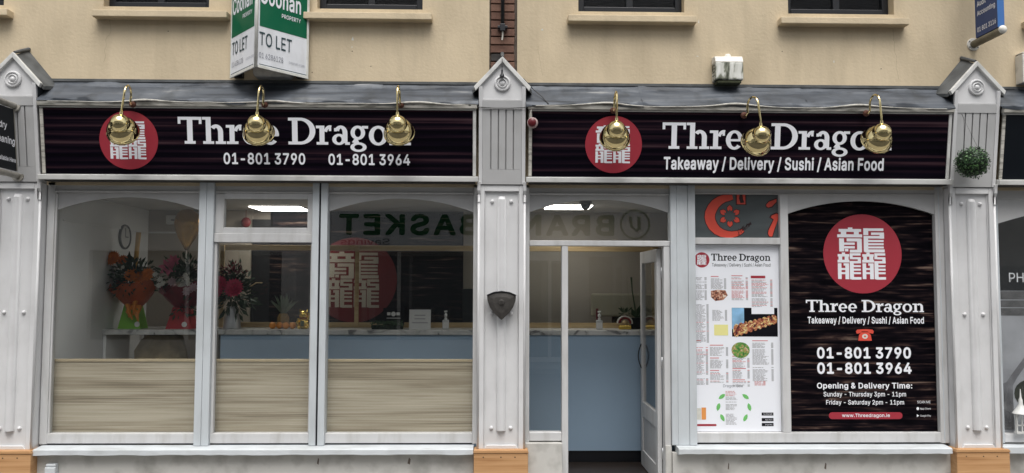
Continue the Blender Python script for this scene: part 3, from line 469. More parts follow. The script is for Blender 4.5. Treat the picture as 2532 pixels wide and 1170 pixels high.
# ================================================================ building above the shopfronts
bld = thing('terrace_building', 'cream rendered terrace building above the shopfronts', 'building')
UW = [(-3.475, -2.545), (-1.585, -.645), (.755, 1.715), (2.66, 3.63)]       # the four window openings
mb = MB()
wall_holes(mb, -7.5, -.045, 2.70, 5.62, 0, .28, [(a, b, 4.30, 5.45) for a, b in UW[:2]]+[(-5.3, -4.35, 4.30, 5.45)])
mb.build('wall', 'render_cream', bld)
mb = MB(); wall_holes(mb, .205, 7.5, 2.70, 5.62, 0, .28, [(a, b, 4.30, 5.45) for a, b in UW[2:]]+[(4.9, 5.85, 4.30, 5.45)])
mb.build('wall', 'render_cream', bld)
MB().box(-8, 8, .6, 4.2, 2.9, 5.6).build('rear_block', 'render_cream', bld)
MB().box(-7.8, 7.8, -.20, .0, 5.60, 5.63).box(-7.8, 7.8, -.30, -.20, 5.56, 5.70).build('shading_eaves', 'paint_white', bld)  # unseen overhang, added and sized to shade the upper wall
rf = MB().prism([(-.22, 5.70), (4.7, 5.70), (2.3, 7.6)], -7.8, 7.8, lambda u, v, n: Vector((n, u, v))).build('roof', 'slate_roof', bld)
wins = []
for i, (a, b) in enumerate(UW+[(-5.3, -4.35), (4.9, 5.85)]):
    f = MB().box(a+.002, a+.06, .10, .17, 4.302, 5.448).box(b-.06, b-.002, .10, .17, 4.302, 5.448).box(a+.06, b-.06, .10, .17, 5.38, 5.448).box(a+.06, b-.06, .095, .175, 4.302, 4.375).build('window', 'window_black', bld, .004)
    m = (a+b)/2
    MB().box(m-.03, m+.03, .102, .168, 4.375, 5.38).build('glazing_bar', 'window_black', f, .003)
    for x0, x1 in ((a+.06, m-.03), (m+.03, b-.06)):
        MB().box(x0, x1, .128, .133, 4.375, 5.38).build('pane', 'upper_glass', f)
        s_ = MB()
        for k in range(26):
            z = 4.385+k*.05; s_.add([(x0-.02, .20, z+.02), (x1+.02, .20, z+.02), (x1+.02, .225, z-.012), (x0-.02, .225, z-.012)], [(0, 1, 2, 3)])
        s_.build('blind', 'blind_slat', f)
    MB().box(a, b, .27, .31, 4.30, 5.45).build('backing', 'blind_dark', f)
    MB().box(a-.10 if i else a-.055, b+.09 if i else b+.19, -.10, .098, 4.178, 4.238).prism([(a-.095 if i else a-.05, 4.238), (b+.085 if i else b+.185, 4.238), (b, 4.298), (a, 4.298)], -.092, -.02, FRONT(0)).build('sill', 'render_cream', f, .006)
# small flaws in the render: paint chips, nail holes and hairline cracks
def flaw(pts, m): MB().prism(pts, .0002, .0012, FRONT(0)).build('paint_flaw', m, bld)
for x, z, w_, h_ in ((-1.265, 4.03, .012, .030), (-1.27, 3.955, .006, .012), (1.845, 4.22, .005, .030), (3.07, 3.865, .006, .022), (.43, 4.13, .012, .016), (1.83, 3.90, .014, .006)):
    flaw([(x-w_, z-h_*.5), (x+w_*.8, z-h_*.6), (x+w_*.5, z+h_*.1), (x+w_*.1, z+h_*.6), (x-w_*.5, z+h_*.1)], 'upvc_edge')
for x, z in ((-1.268, 3.915), (-1.62, 3.72), (-1.1, 3.78), (2.6, 3.95), (-2.9, 4.08), (3.5, 3.8)): flaw(arc(x, z, .005, .005, 0, 360, 8)[:-1], 'mortar')
def crack(p0, n, step, drift):
    q = MB(); x, z = p0; rr = random.Random(int(x*100)); P = [(x, z)]
    for _ in range(n): x += rr.gauss(drift, .006); z -= step; P.append((x, z))
    q.strip([(a-.0006, b) for a, b in P], [(a+.0006, b) for a, b in P], .0002, .0010, FRONT(0)).build('hairline_crack', 'crack_fill', bld)
crack((3.615, 4.17), 18, .026, .0018); crack((-3.42, 4.18), 16, .024, -.001); crack((.40, 3.98), 9, .03, .002)
# brick pier: one brick wide, bricks laid one on another
pier = MB().box(-.045, .205, .035, .28, 2.70, 5.59).build('brick_pier', 'mortar', bld)
bm_ = MB().box(-.1065, .1065, 0, .1, -.0325, .0325)
half = MB().box(-.052, .052, 0, .1, -.0325, .0325)
proto = None
for k in range(24):
    z = 3.80+k*.0752
    if k == 1:
        for x, m in ((.022, 'brick_dark'), (.130, 'brick_b')):
            o = MB().box(-.051, .051, 0, .1, -.0325, .0325).build('brick', m, pier, .004); o.location = (x, .008+random.uniform(0, .006), z)
        continue
    o = MB().box(-.1065, .1065, 0, .1, -.0325, .0325).build('brick', random.choice(['brick_a', 'brick_b', 'brick_a']), pier, .005) if k < 8 else proto.copy()
    if k >= 8: COL.objects.link(o)
    proto = o; o.location = (.073+random.uniform(-.003, .003), .004+random.uniform(0, .008), z); o.rotation_euler = (0, random.uniform(-.008, .008), 0)
# lead flashing: dressed sheets over the fascia
def lead(x0, x1, seams):
    xs = [x0]+seams+[x1]
    for j in range(len(xs)-1):
        a, b = xs[j]-.012*(j > 0), xs[j+1]; nx = max(6, int((b-a)/.05)); prof = [(-.004, 3.628), (-.012, 3.60), (-.03, 3.575), (-.045, 3.566), (-.09, 3.53), (-.14, 3.487), (-.19, 3.445), (-.232, 3.418), (-.243, 3.40), (-.243, 3.386)]
        vs = []; fs = []; m = len(prof)
        for i in range(nx+1):
            x = a+(b-a)*i/nx
            for k, (y, z) in enumerate(prof):
                wv = .010*math.sin(x*5.3+k*1.1)+.008*math.sin(x*13+k*2.3+j)+random.uniform(-.005, .005)
                if k in (0,): wv *= .3
                vs.append((x, y-.002*(j % 2)-abs(wv)*.4, z+wv*.7))
        fs = [(i*m+k, (i+1)*m+k, (i+1)*m+k+1, i*m+k+1) for i in range(nx) for k in range(m-1)]
        MB().add(vs, fs, True).build('lead_sheet', 'lead', bld)
lead(-3.90, -.135, [-2.12, -.99]); lead(.275, 4.03, [1.30, 2.75]); lead(4.44, 6.8, []); lead(-6.8, -4.32, [])
MB().box(-7, -.14, -.016, .0, 3.618, 3.642).build('drip_gap', 'lead_dark', bld); MB().box(.28, 7, -.016, .0, 3.618, 3.642).build('drip_gap', 'lead_dark', bld)

cp = thing('cable_pipe', 'black cable pipe with clamp and white cable end on the brick pier', 'pipe', (.073, 0, 4.06))
MB().tube([(.073, -.03, 5.55), (.073, -.03, 4.11)], .017).build('pipe', 'black_paint', cp)
MB().box(.028, .118, -.036, .0, 4.128, 4.152).box(.05, .096, -.052, -.01, 4.10, 4.165).build('clamp', 'black_paint', cp, .004)
MB().tube([(.074, -.03, 4.115), (.0745, -.032, 4.07), (.069, -.034, 4.02)], .0075, 8).build('cable', 'cable_white', cp)

# ================================================================ pilasters
def make_pilaster():
    t = thing('pilaster', '', 'pilaster', (0, 0, 0), 'grey panelled pilasters with gabled caps')
    T = FRONT(0)
    sh = MB().box(-.200, .200, -.074, .03, .40, 2.71).build('shaft', 'paint_light', t, .003)
    MB().box(-.203, -.150, -.102, -.074, .43, 2.71).box(.150, .203, -.102, -.074, .43, 2.71).box(-.150, .150, -.1015, -.074, 2.655, 2.71).prism([(-.150, .43), (.150, .43), (.125, .462), (-.125, .462)], .074, .099, T).build('panel_frame', 'paint_light', sh, .004)
    for s in (-1, 1):
        MB().box(s*.1445-.004, s*.1445+.004, -.0845, -.074, .47, 2.65).build('bead', 'paint_light', sh, .002)
        e = MB().tube([(s*.200, -.098, .435), (s*.200, -.098, 2.70)], .011, 10).build('edge_roll', 'paint_light', t)
        MB().prism([(-.118, 2.56), (-.106, 2.56), (-.105, 2.62), (-.128, 2.66), (-.132, 2.70), (-.14, 2.735), (-.10, 2.735), (-.10, 2.56)], s*.20-.014, s*.20+.014, lambda u, v, n: Vector((n, u, v))).build('bracket', 'paint_light', e, .003)
        for z in (.605, 1.59, 2.568):
            MB().ball((s*.083, -.078, z), .0175, 12, 8, (1, .9, 1)).build('stud', 'paint_light', t)
    p = [(.040*math.cos(R(a)), -.074-.040*math.sin(R(a))) for a in range(0, 181, 20)]
    MB().add([(x, y, z) for z in (.585, 2.585) for x, y in p]+[(x*.8, -.074+(y+.074)*.3, 2.612) for x, y in p],
             [(i, i+1, 10+i+1, 10+i) for i in range(9)]+[(10+i, 10+i+1, 20+i+1, 20+i) for i in range(9)]+[tuple(range(9, -1, -1))], True).build('batten', 'paint_light', t)
    # leaning fluted panel above the shaft
    Tl = frame_T((0, -.106, 2.715), (1, 0, 0), (0, -.106, .725)); H = .735
    cpnl = MB().add([(-.198, -.095, 2.715), (.198, -.095, 2.715), (.198, .02, 2.715), (-.198, .02, 2.715), (-.198, -.199, 3.44), (.198, -.199, 3.44), (.198, .02, 3.44), (-.198, .02, 3.44)],
             [(0, 1, 2, 3), (4, 5, 6, 7), (0, 1, 5, 4), (1, 2, 6, 5), (2, 3, 7, 6), (3, 0, 4, 7)]).build('fluted_panel', 'paint_mid', t)
    g = .005; xs = [-.1705, -.098, -.0327, .0327, .098, .1705]
    f = MB().prism([(-.1705, 0), (.1705, 0), (.1705, .13), (-.1705, .13)], 0, .008, Tl).prism([(-.1705, .655), (.1705, .655), (.1705, H), (-.1705, H)], 0, .008, Tl)
    for i in range(5): f.prism([(xs[i]+(g if i else 0), .13), (xs[i+1]-(g if i < 4 else 0), .13), (xs[i+1]-(g if i < 4 else 0), .655), (xs[i]+(g if i else 0), .655)], 0, .008, Tl)
    f.build('flutes', 'paint_mid', cpnl, .002)
    for s in (-1, 1): MB().prism([(s*.172, 0), (s*.203, 0), (s*.203, H+.11), (s*.172, H+.11)], -.01, .012, Tl).build('edge_strip', 'paint_light', t, .003)
    MB().prism([(-.172, .650), (.172, .650), (.172, .728), (-.172, .728)], .0085, .013, Tl).build('band', 'paint_mid', cpnl, .002)
    gb = MB().prism([(-.2, 3.44), (.2, 3.44), (.2, 3.565), (0, 3.785), (-.2, 3.565)], 0, .212, T).build('gable', 'paint_light', t)
    for s in (-1, 1):
        MB().prism([(0, 3.765), (0, 3.815), (s*.247, 3.548), (s*.232, 3.512)], .205, .243, T).build('verge_board', 'paint_white', gb, .004)
        # lead-covered slope, rising towards the wall
        vs = [(0, -.205, 3.800), (s*.252, -.205, 3.528), (s*.268, .0, 3.575), (0, .0, 3.893)]
        MB().add(vs+[(x, y, z-.03) for x, y, z in vs], [(0, 1, 2, 3), (7, 6, 5, 4), (0, 4, 5, 1), (1, 5, 6, 2), (2, 6, 7, 3), (3, 7, 4, 0)]).build('roof_slope', 'lead_dark', gb)
        MB().box(s*.2005-.001, s*.2005+.001, -.20, 0, 3.40, 3.57).build('side_flashing', 'lead', gb)
    MB().tube([(0, -.212, 3.818), (0, -.11, 3.86), (0, .0, 3.905)], [.012, .016, .018], 8).build('ridge_roll', 'lead_dark', gb)
    ro = MB().lathe([(0, .0), (.07, .0), (.072, .012), (.066, .020), (.058, .022), (.054, .012), (.044, .010), (.041, .020), (.036, .023), (.031, .018), (.028, .010), (.022, .011), (.020, .020), (.012, .026), (0, .027)], (0, -.212, 3.582), (0, -1, 0), 28).build('rosette', 'paint_light', gb)
    pl = MB().box(-.232, .232, -.158, .0, .0, .405).build('plinth_board', 'pine_plinth', t, .006)
    MB().prism([(-.238, .405), (.238, .405), (.228, .432), (-.228, .432)], .0, .164, T).build('plinth_cap', 'pine_plinth', pl, .005)
    for x in (-.15, .0, .12): MB().lathe([(0, .002), (.006, .001), (.006, -.01)], (x, -.158, .372), (0, -1, 0), 8).build('nail', 'nail', pl)
    return t
pil = make_pilaster()
pil['label'] = 'grey pilaster between the two bays carrying a dark shield box'; pil.location = (.071, 0, 0)
for x, l in ((-4.115, 'grey pilaster at the left edge behind the projecting black sign'), (4.238, 'grey pilaster at the right edge with the hanging leaf ball')):
    c = copy_tree(pil); c.location = (x, 0, 0); c['label'] = l

# ================================================================ fascia signs
FO = (0, -.115, 2.74); FT = frame_T(FO, (1, 0, 0), (0, -.1, .65))
def fascia(x0, x1, label, frame_m='paint_white'):
    t = thing('fascia_sign', label, 'sign', ((x0+x1)/2, -.16, 2.73), 'tilted fascia signs')
    P = lambda a, b, c, d, n0, n1: MB().prism([(a, b), (c, b), (c, d), (a, d)], n0, n1, FT)
    P(x0+.02, .0, x1-.02, .66, -.03, -.0045).build('backing', 'paint_mid', t)
    P(x0+.03, .045, x1-.03, .610, -.004, .0).build('board', 'sign_wood', t)
    P(x0-.02, -.004, x1+.02, .041, -.02, .050).build('bottom_rail', frame_m, t, .005)
    P(x0, .612, x1, .624, -.02, .010).build('top_rail', 'paint_white', t, .003)
    P(x0-.008, .626, x1+.008, .668, -.02, .028).build('cornice', 'trim_dirty', t, .006)
    for s, x in ((-1, x0), (1, x1)):
        P(min(x, x-s*.028), .045, max(x, x-s*.028), .610, -.01, .006).build('side_rail', 'trim_dirty' if x in (x0,) else 'paint_white', t, .004)
    MB().box(x0+.005, x1-.005, -.10, .0, 2.7275, 2.738).build('soffit', 'soffit_shade', t)
    return t
sL = fascia(-3.89, -.155, 'dark wood effect shop sign with phone numbers over the wide window')
emblem(sL, -3.143, .336, .250, FT)
slab_title(MB(), -2.72, -.72, .309, .539, FT).build('lettering', 'vinyl_white', sL)
text(MB(), '01-801 3790', -2.337, -1.634, .136, .234, FT, offset=.022, ref='0').build('lettering', 'vinyl_white', sL)
text(MB(), '01-801 3964', -1.435, -.728, .135, .231, FT, offset=.022, ref='0').build('lettering', 'vinyl_white', sL)
sR = fascia(.302, 4.02, 'dark wood effect shop sign with takeaway lettering over the entrance')
emblem(sR, 1.044, .327, .248, FT)
slab_title(MB(), 1.47, 3.495, .294, .522, FT).build('lettering', 'vinyl_white', sR)
text(MB(), 'Takeaway / Delivery / Sushi / Asian Food', 1.487, 3.434, .113, .224, FT, offset=.026, space=1.0, ref='T').build('lettering', 'vinyl_white', sR)
nbs = fascia(4.47, 6.6, 'plain navy fascia board in a white frame at the right edge')
for o in KIDS(nbs):
    if o.name.startswith('board'): o.data.materials[0] = MATS['navy_board']
nbl = fascia(-6.6, -4.34, 'plain navy fascia board beyond the left pilaster')
for o in KIDS(nbl):
    if o.name.startswith('board'): o.data.materials[0] = MATS['navy_board']

# loose cables along the cornices
def sag(x0, x1, seed, lifts, n=140):
    rnd = random.Random(seed); ph = rnd.uniform(0, 6); pts = []; rad = []
    for i in range(n+1):
        x = x0+(x1-x0)*i/n; k = max(math.exp(-((x-c)/.20)**2) for c in lifts)
        pts.append((x, -.252-.003*math.sin(x*23+ph), 3.385+.004*math.sin(x*5+ph)+.022*k)); rad.append(.0035+.0065*k)
    return pts, rad
tag(MB().tube(*sag(-3.8, -.25, 3, (-2.98, -1.90, -.66)), 8).build('lighting_cable', 'cable_white'), 'loose white lighting cable along the cornice of the left sign', 'cable', 'lighting cables')
tag(MB().tube(*sag(.36, 3.95, 5, (.98, 2.10, 3.17)), 8).build('lighting_cable', 'cable_white'), 'loose white lighting cable along the cornice of the right sign', 'cable', 'lighting cables')
tag(MB().tube([(.255, -.20, 3.63), (.34, -.12, 3.56), (.42, -.2, 3.47), (.47, -.25, 3.40)], .004, 6).build('thin_cable', 'wire'), 'thin black cable drooping from the middle gable to the right sign', 'cable')
tag(MB().tube([(-.22, -.245, 3.385), (-.14, -.222, 3.372), (0, -.226, 3.364), (.14, -.226, 3.364), (.285, -.226, 3.372), (.36, -.25, 3.385)], .004, 6).build('thin_cable', 'wire'), 'thin dark cable strung across the middle pilaster below its gable', 'cable')
tk = thing('hanging_bulb_holder', 'small black bulb holder hanging from the middle gable peak', 'bulb holder', (.068, -.25, 3.64))
MB().tube([(.068, -.25, 3.79), (.068, -.25, 3.68)], .003, 6).build('cord', 'wire', tk)
MB().lathe([(0, .06), (.008, .06), (.010, .03), (.020, .012), (.021, 0), (0, 0)], (.068, -.25, 3.632), (0, 0, 1), 12).build('holder', 'black_paint', tk)

# ================================================================ brass swan-neck lamps
def make_lamp():
    t = thing('swan_neck_lamp', '', 'lamp', (0, 0, 0), 'brass lamps over the fascia signs')
    MB().lathe([(0, .012), (.016, .012), (.024, .006), (.028, 0), (.028, -.01)], (0, -.012, -.005), (0, -1, 0), 16).build('wall_rose', 'rust', t)
    pts = [(0, -.01, -.005), (0, -.045, -.012), (0, -.075, .004)]
    for k in range(0, 13):
        a = R(188-k*15.5); pts.append((0, -.17-.093*math.cos(a)*-1*-1, .03+.085*math.sin(a)))
    pts = pts[:3]+[(0, -.168+.09*math.cos(R(a)), .035+.082*math.sin(R(a))) for a in range(0, 181, 15)]
    pts += [(0, -.259, -.02), (0, -.262, -.09), (0, -.258, -.125)]
    MB().tube(pts, .0088, 10).build('arm', 'brass', t)
    ax = Vector((0, .90, -.43)).normalized(); O = Vector((0, -.258, -.120))
    MB().lathe([(0, -.0), (.013, 0), (.016, .02), (.020, .04), (.020, .05)], O, Vector((0, .1, -1)), 16).build('collar', 'brass', t)
    C = Vector((0, -.250, -.222))
    prof = [(.079*math.sin(R(a)), .079*math.cos(R(a))) for a in range(180, 71, -8)]
    MB().lathe(prof+[(.0755, .022)], C, ax, 40).build('dome', 'brass', t)
    sk = [(.125*math.sin(R(a)), .105-.125*math.cos(R(a))) for a in range(37, 93, 5)]+[(.1265, .112), (.131, .116), (.131, .120), (.124, .122), (.118, .100), (.100, .055), (.072, .020)]
    MB().lathe(sk, C, ax, 48).build('shade', 'brass', t)
    MB().ball(C+ax*.09, .032, 14, 10).build('bulb', 'bottle_clear', t)
    return t
lp = make_lamp()
LAMPS = [(-3.085, -.238, 3.372, 8, 'first brass lamp from the left, in front of the red emblem'), (-1.965, -.238, 3.378, 4, 'second brass lamp from the left, covering an e of the left sign'),
         (-.802, -.238, 3.385, 0, 'third brass lamp from the left, covering the end letters of the left sign'), (1.032, -.238, 3.352, -2, 'brass lamp in front of the red emblem of the right sign'),
         (2.165, -.238, 3.318, 12, 'brass lamp between the two words of the right sign'), (3.240, -.238, 3.345, 1, 'rightmost brass lamp, covering the last letter of the right sign')]
for i, (x, y, z, a, l) in enumerate(LAMPS):
    o = lp if i == 0 else copy_tree(lp); o.location = (x, y, z); o.rotation_euler = (0, R([6, 3, -1, 1, -6, -3][i]), R(a)); o['label'] = l

# ================================================================ estate agent's V board
tl = thing('letting_board', 'green and white V shaped to-let board fixed over the left sign', 'sign', (-1.985, 0, 3.65))
A, BR, BL = Vector((-1.99, -.45, 3.65)), Vector((-1.645, -.05, 3.65)), Vector((-2.325, -.05, 3.65))
for side, O, U in ((1, A, BR-A), (-1, BL, A-BL)):
    T = frame_T(O, U, (0, 0, 1)); wd = U.length; Ht = 1.05
    P = lambda a, b, c, d, n0, n1: MB().prism([(a, b), (c, b), (c, d), (a, d)], n0, n1, T)
    a0, a1 = (.02, wd) if side > 0 else (0, wd-.02)
    bd = P(a0, .0, a1, Ht, -.012, .0).build('panel', 'board_white', tl, .002)
    P(a0+.012, .353, a1-.02, Ht-.02, .0, .0015).build('green_field', 'green_board', bd)
    P(a0, -.004, a1, .020, .0, .007).build('bottom_edge', 'upvc_edge', bd, .002)
    P(a1-.022 if side > 0 else a0, .02, a1 if side > 0 else a0+.012, Ht, .0, .006).build('back_edge', 'upvc_edge', bd, .002)
    P(a0+.012, .026, a1-.02, .032, .0, .001).build('stripe', 'text_teal', bd)
    d = 0 if side > 0 else .0
    text(MB(), 'TO LET', d+.03, d+.352, .192, .305, T, .003, .006).build('lettering', 'text_teal', bd)
    text(MB(), '01 6286128', d+.03, d+.268, .085, .130, T, .003, .0).build('lettering', 'text_grey', bd)
    text(MB(), 'coonan.com', d+.325, d+.487, .092, .118, T, .003, .0).build('lettering', 'text_pale', bd)
    text(MB(), 'Coonan', d+.03, d+.44, .55, .70, T, .003, .02).build('lettering', 'vinyl_white', bd)
    text(MB(), 'PROPERTY', d+.245, d+.44, .474, .510, T, .003, .012).build('lettering', 'vinyl_white', bd)
MB().tube([A+Vector((0, .004, 0)), A+Vector((0, .004, 1.05))], .014, 8).build('corner_post', 'upvc_edge', tl)
MB().box(-2.30, -2.22, -.05, .0, 3.66, 4.69).box(-1.75, -1.68, -.05, .0, 3.66, 4.69).build('wall_batten', 'black_paint', tl)
ab = thing('alarm_box', 'off white alarm box tucked under the green to-let board', 'alarm box', (-1.95, -.06, 3.64))
MB().prism([(-2.105, 3.675), (-2.09, 3.645), (-1.80, 3.645), (-1.775, 3.675), (-1.775, 3.85), (-2.105, 3.85)], .0, .14, FRONT(0)).build('cover', 'alarm_cream', ab, .012)
MB().prism(arc(-2.03, 3.735, .03, .014, 0, 360, 16)[:-1], .141, .143, FRONT(0)).build('red_lens', 'red_plastic', ab)

# weathered alarm box on the wall above the entrance
wb = thing('alarm_box', 'weathered white alarm box with mossy front above the right sign', 'alarm box', (2.085, -.05, 3.63))
MB().box(1.957, 2.207, -.13, .0, 3.655, 3.815).build('cover', 'box_stained', wb, .012)
MB().prism([(-.0, 3.815), (.13, 3.815), (.10, 3.872), (.0, 3.885)], 1.957, 2.207, lambda u, v, n: Vector((n, -u, v))).build('sloped_top', 'alarm_cream', wb, .006)
MB().lathe([(0, .05), (.02, .05), (.026, .04), (.03, .03), (.03, 0)], (2.085, -.065, 3.85), (0, 0, 1), 14).build('beacon', 'alarm_cream', wb)
MB().box(1.975, 2.19, -.12, .0, 3.625, 3.655).build('base', 'box_moss', wb, .01)
for z in (3.70, 3.73, 3.76, 3.79): MB().box(1.955, 1.958, -.10, -.03, z, z+.008).build('vent_slot', 'black_paint', wb)
tag(MB().box(4.73, 4.98, -.11, .0, 3.66, 3.92).box(4.735, 4.975, -.10, .0, 3.93, 3.94).build('alarm_box', 'alarm_cream', None, .01), 'white alarm box cut off by the right edge', 'alarm box')
rb = thing('warning_beacon', 'small round red beacon beside the middle pilaster', 'beacon', (.335, -.22, 3.23))
MB().lathe([(0, .03), (.041, .03), (.046, .02), (.047, 0), (0, 0)], (.335, -.225, 3.236), (-.25, -1, -.05), 20).build('housing', 'pink_plastic', rb)
MB().lathe([(0, .062), (.024, .06), (.034, .052), (.037, .03), (.037, .0)], (.335, -.225, 3.236), (-.25, -1, -.05), 20).build('lens', 'red_bell', rb)
MB().tube([(.318, -.225, 3.26), (.318, -.23, 3.33), (.325, -.23, 3.37)], .005, 6).build('lead_wire', 'cable_white', rb)

# projecting signs
ps = thing('projecting_sign', 'blue accounting sign on a stained wall tube at the top right', 'sign', (4.35, 0, 4.03))
MB().lathe([(0, .012), (.055, .012), (.058, .006), (.058, 0)], (4.35, 0, 4.03), (0, -1, 0), 24).build('flange', 'alarm_cream', ps)
for a in (35, 145, 215, 325): MB().ball((4.35+.046*math.cos(R(a)), -.013, 4.03+.046*math.sin(R(a))), .006, 8, 6).build('bolt', 'wire', ps)
MB().tube([(4.35, -.01, 4.03), (4.35, -.43, 4.03)], .034, 20).build('tube', 'tube_stained', ps)
MB().ball((4.35, -.432, 4.034), .036, 18, 12, (1, .7, 1)).build('end_cap', 'alarm_cream', ps)
bp = MB().box(4.325, 4.375, -.405, -.085, 4.062, 4.95).build('panel', 'blue_sign', ps)
MB().box(4.322, 4.380, -.413, -.406, 4.062, 4.95).build('front_edge', 'blue_edge', bp)
TB = frame_T((4.325, 0, 4.03), (0, -1, 0), (0, 0, 1))
text(MB(), '01 801 3116', .115, .385, .075, .118, TB, .002, .016).build('lettering', 'vinyl_white', bp)
text(MB(), 'Accounting', .118, .380, .222, .268, TB, .002, .016).build('lettering', 'vinyl_white', bp)
text(MB(), 'Audit', .12, .25, .305, .352, TB, .002, .016).build('lettering', 'vinyl_white', bp)

pb = thing('projecting_sign', 'black projecting sign on two grey tubes at the left edge', 'sign', (-4.1, -.2, 2.74))
for z, y in ((3.352, -.195), (2.765, -.105)):
    MB().lathe([(0, .012), (.05, .012), (.053, .006), (.053, 0)], (-4.1, y-.008, z), (0, -1, .14), 24).build('flange', 'tube_grey', pb)
    MB().tube([(-4.1, y-.01, z), (-4.1, -.95, z)], .026, 18).build('tube', 'tube_grey', pb)
    MB().ball((-4.1, -.95, z), .028, 14, 10).build('end_cap', 'tube_grey', pb)
Tp = frame_T((-4.092, 0, 0), (0, 1, 0), (0, 0, 1))
pp = MB().prism([(-.90, 2.80), (-.155, 2.80), (-.238, 3.318), (-.90, 3.318)], -.016, .0, Tp).build('panel', 'navy_board', pb)
MB().prism([(-.155, 2.80), (-.146, 2.80), (-.229, 3.318), (-.238, 3.318)], -.02, .004, Tp).build('back_edge', 'tube_grey', pp)
text(MB(), 'Laundry', -.59, -.322, 3.135, 3.19, Tp, .002, .02).build('lettering', 'vinyl_white', pp)
text(MB(), 'Dry Cleaning', -.66, -.200, 3.015, 3.075, Tp, .002, .02).build('lettering', 'vinyl_white', pp)
text(MB(), 'Available Here', -.46, -.176, 2.868, 2.905, Tp, .002, .02).build('lettering', 'vinyl_white', pp)

# hanging leaf ball
lb = thing('topiary_ball', 'round green artificial leaf ball hanging on the right pilaster', 'topiary ball', (4.125, -.305, 2.905))
bc = Vector((4.125, -.305, 2.905))
MB().ball(bc, .118, 20, 14).build('core', 'leaf_core', lb)
for m, n in (('box_leaf', 950), ('box_leaf_light', 380)):
    q = MB()
    for k in range(n):
        d = Vector((random.gauss(0, 1), random.gauss(0, 1), random.gauss(0, 1))).normalized(); p = bc+d*random.uniform(.112, .142)
        a = d.cross(Vector((random.gauss(0, 1), random.gauss(0, 1), random.gauss(0, 1)))).normalized(); b = d.cross(a); a = (a+d*random.uniform(-.7, .9)).normalized(); s = random.uniform(.008, .014)
        q.add([p-b*s*.2, p+a*s-b*s*.55, p+a*s*1.9, p+a*s+b*s*.55], [(0, 1, 2, 3)])
    q.build('leaves', m, lb, kind='stuff')
for s in (-1, 1): MB().tube([(4.125+s*.06, -.30, 3.03), (4.095, -.25, 3.30)], .0013, 5).build('wire', 'wire', lb)
MB().tube([(4.095, -.25, 3.30), (4.092, -.24, 3.33), (4.10, -.215, 3.345)], .003, 5).build('hook', 'wire', lb)

# cast shield box on the middle pilaster
sb = thing('shield_box', 'dark cast metal shield shaped box on the middle pilaster', 'wall box', (.071, -.12, 1.55))
def shield(k, dz=0.):
    L = [(-.125, 1.752), (-.07, 1.775), (0, 1.783), (.07, 1.775), (.125, 1.752), (.120, 1.70), (.100, 1.645), (.065, 1.595), (.03, 1.563), (0, 1.543), (-.03, 1.563), (-.065, 1.595), (-.100, 1.645), (-.120, 1.70)]
    return [(.071+x*k, 1.665+(z-1.665)*k+dz) for x, z in L]
T = FRONT(0); q = MB()
rings = [(shield(.97), .10), (shield(.97), .145), (shield(1.0), .15), (shield(1.0), .165), (shield(.94), .176), (shield(.6), .184), (shield(.2), .186)]
vs = [T(u, v, n) for ring, n in rings for u, v in ring]
q.add(vs, [(i*14+k, i*14+(k+1) % 14, (i+1)*14+(k+1) % 14, (i+1)*14+k) for i in range(6) for k in range(14)]+[tuple(range(84, 98))], False).build('case', 'cast_iron', sb, .003)
MB().prism([(.071-.127, 1.752), (.071-.07, 1.777), (.071, 1.786), (.071+.07, 1.777), (.071+.127, 1.752), (.071+.127, 1.746), (.071+.07, 1.770), (.071, 1.779), (.071-.07, 1.770), (.071-.127, 1.746)], .10, .185, T).build('lid_edge', 'black_paint', sb)
e = MB().lathe([(0, .012), (.022, .01), (.027, .004), (.028, -.01)], (.071, -.183, 1.685), (0, -1, 0), 18).build('boss', 'cast_iron', sb)
for x in (-.011, .0, .011): MB().prism([(.071+x-.003, 1.675), (.071+x+.003, 1.675), (.071+x*.6+.002, 1.702), (.071+x*.6-.002, 1.702)], .185, .199, T).build('relief', 'cast_iron', e)
MB().prism([(.045, 1.556), (.097, 1.556), (.071, 1.538)], .10, .175, T).build('foot', 'cast_iron', sb, .003)

# ================================================================ left shop window
T0 = FRONT(0)
lw = thing('shop_window', 'wide left display window of three lights with cool grey frames', 'window', (-2.0, 0, .4))
def arch_panel(parent, x0, x1, ztop, zend, zmid, y0, y1, m):
    A = [(x0+(x1-x0)*i/24, zend+(zmid-zend)*(1-((i/24-.5)*2)**2)) for i in range(25)]
    return MB().strip(A, [(x, ztop) for x, _ in A], -y1, -y0, T0).build('arch_panel', m, parent)
# jambs, mullions, head
box('jamb', 'paint_frame', lw, (-3.905, -3.842, .0, .09, .455, 2.727)); box('jamb', 'paint_frame', lw, (-.178, -.137, .0, .09, .455, 2.727))
MB().box(-3.842, -3.828, .012, .03, .545, 2.62).build('glazing_bead', 'paint_frame', lw, .002)
for x0, x1, gap in ((-2.576, -2.449, .001), (-1.59, -1.457, .008)):
    m = (x0+x1)/2
    mu = box('mullion', 'paint_cool', lw, (x0, m-gap, -.035, .09, .446, 2.727), .004)
    box('mullion_half', 'paint_cool', mu, (m+gap, x1, -.035, .09, .446, 2.727), .004)
    box('mullion_core', 'black_paint', mu, (m-gap, m+gap, -.02, .08, .446, 2.727), 0)
for x0, x1 in ((-3.842, -2.577), (-2.448, -1.591), (-1.456, -.179)):
    box('head', 'paint_mid', lw, (x0, x1, .008, .09, 2.655, 2.727))
    box('head_bead', 'paint_frame', lw, (x0, x1, -.002, .05, 2.640, 2.654))
    box('bottom_rail', 'paint_frame', lw, (x0, x1, .0, .09, .462, .545))
    box('rail_gap', 'black_paint', lw, (x0, x1, .02, .08, .448, .461), 0)
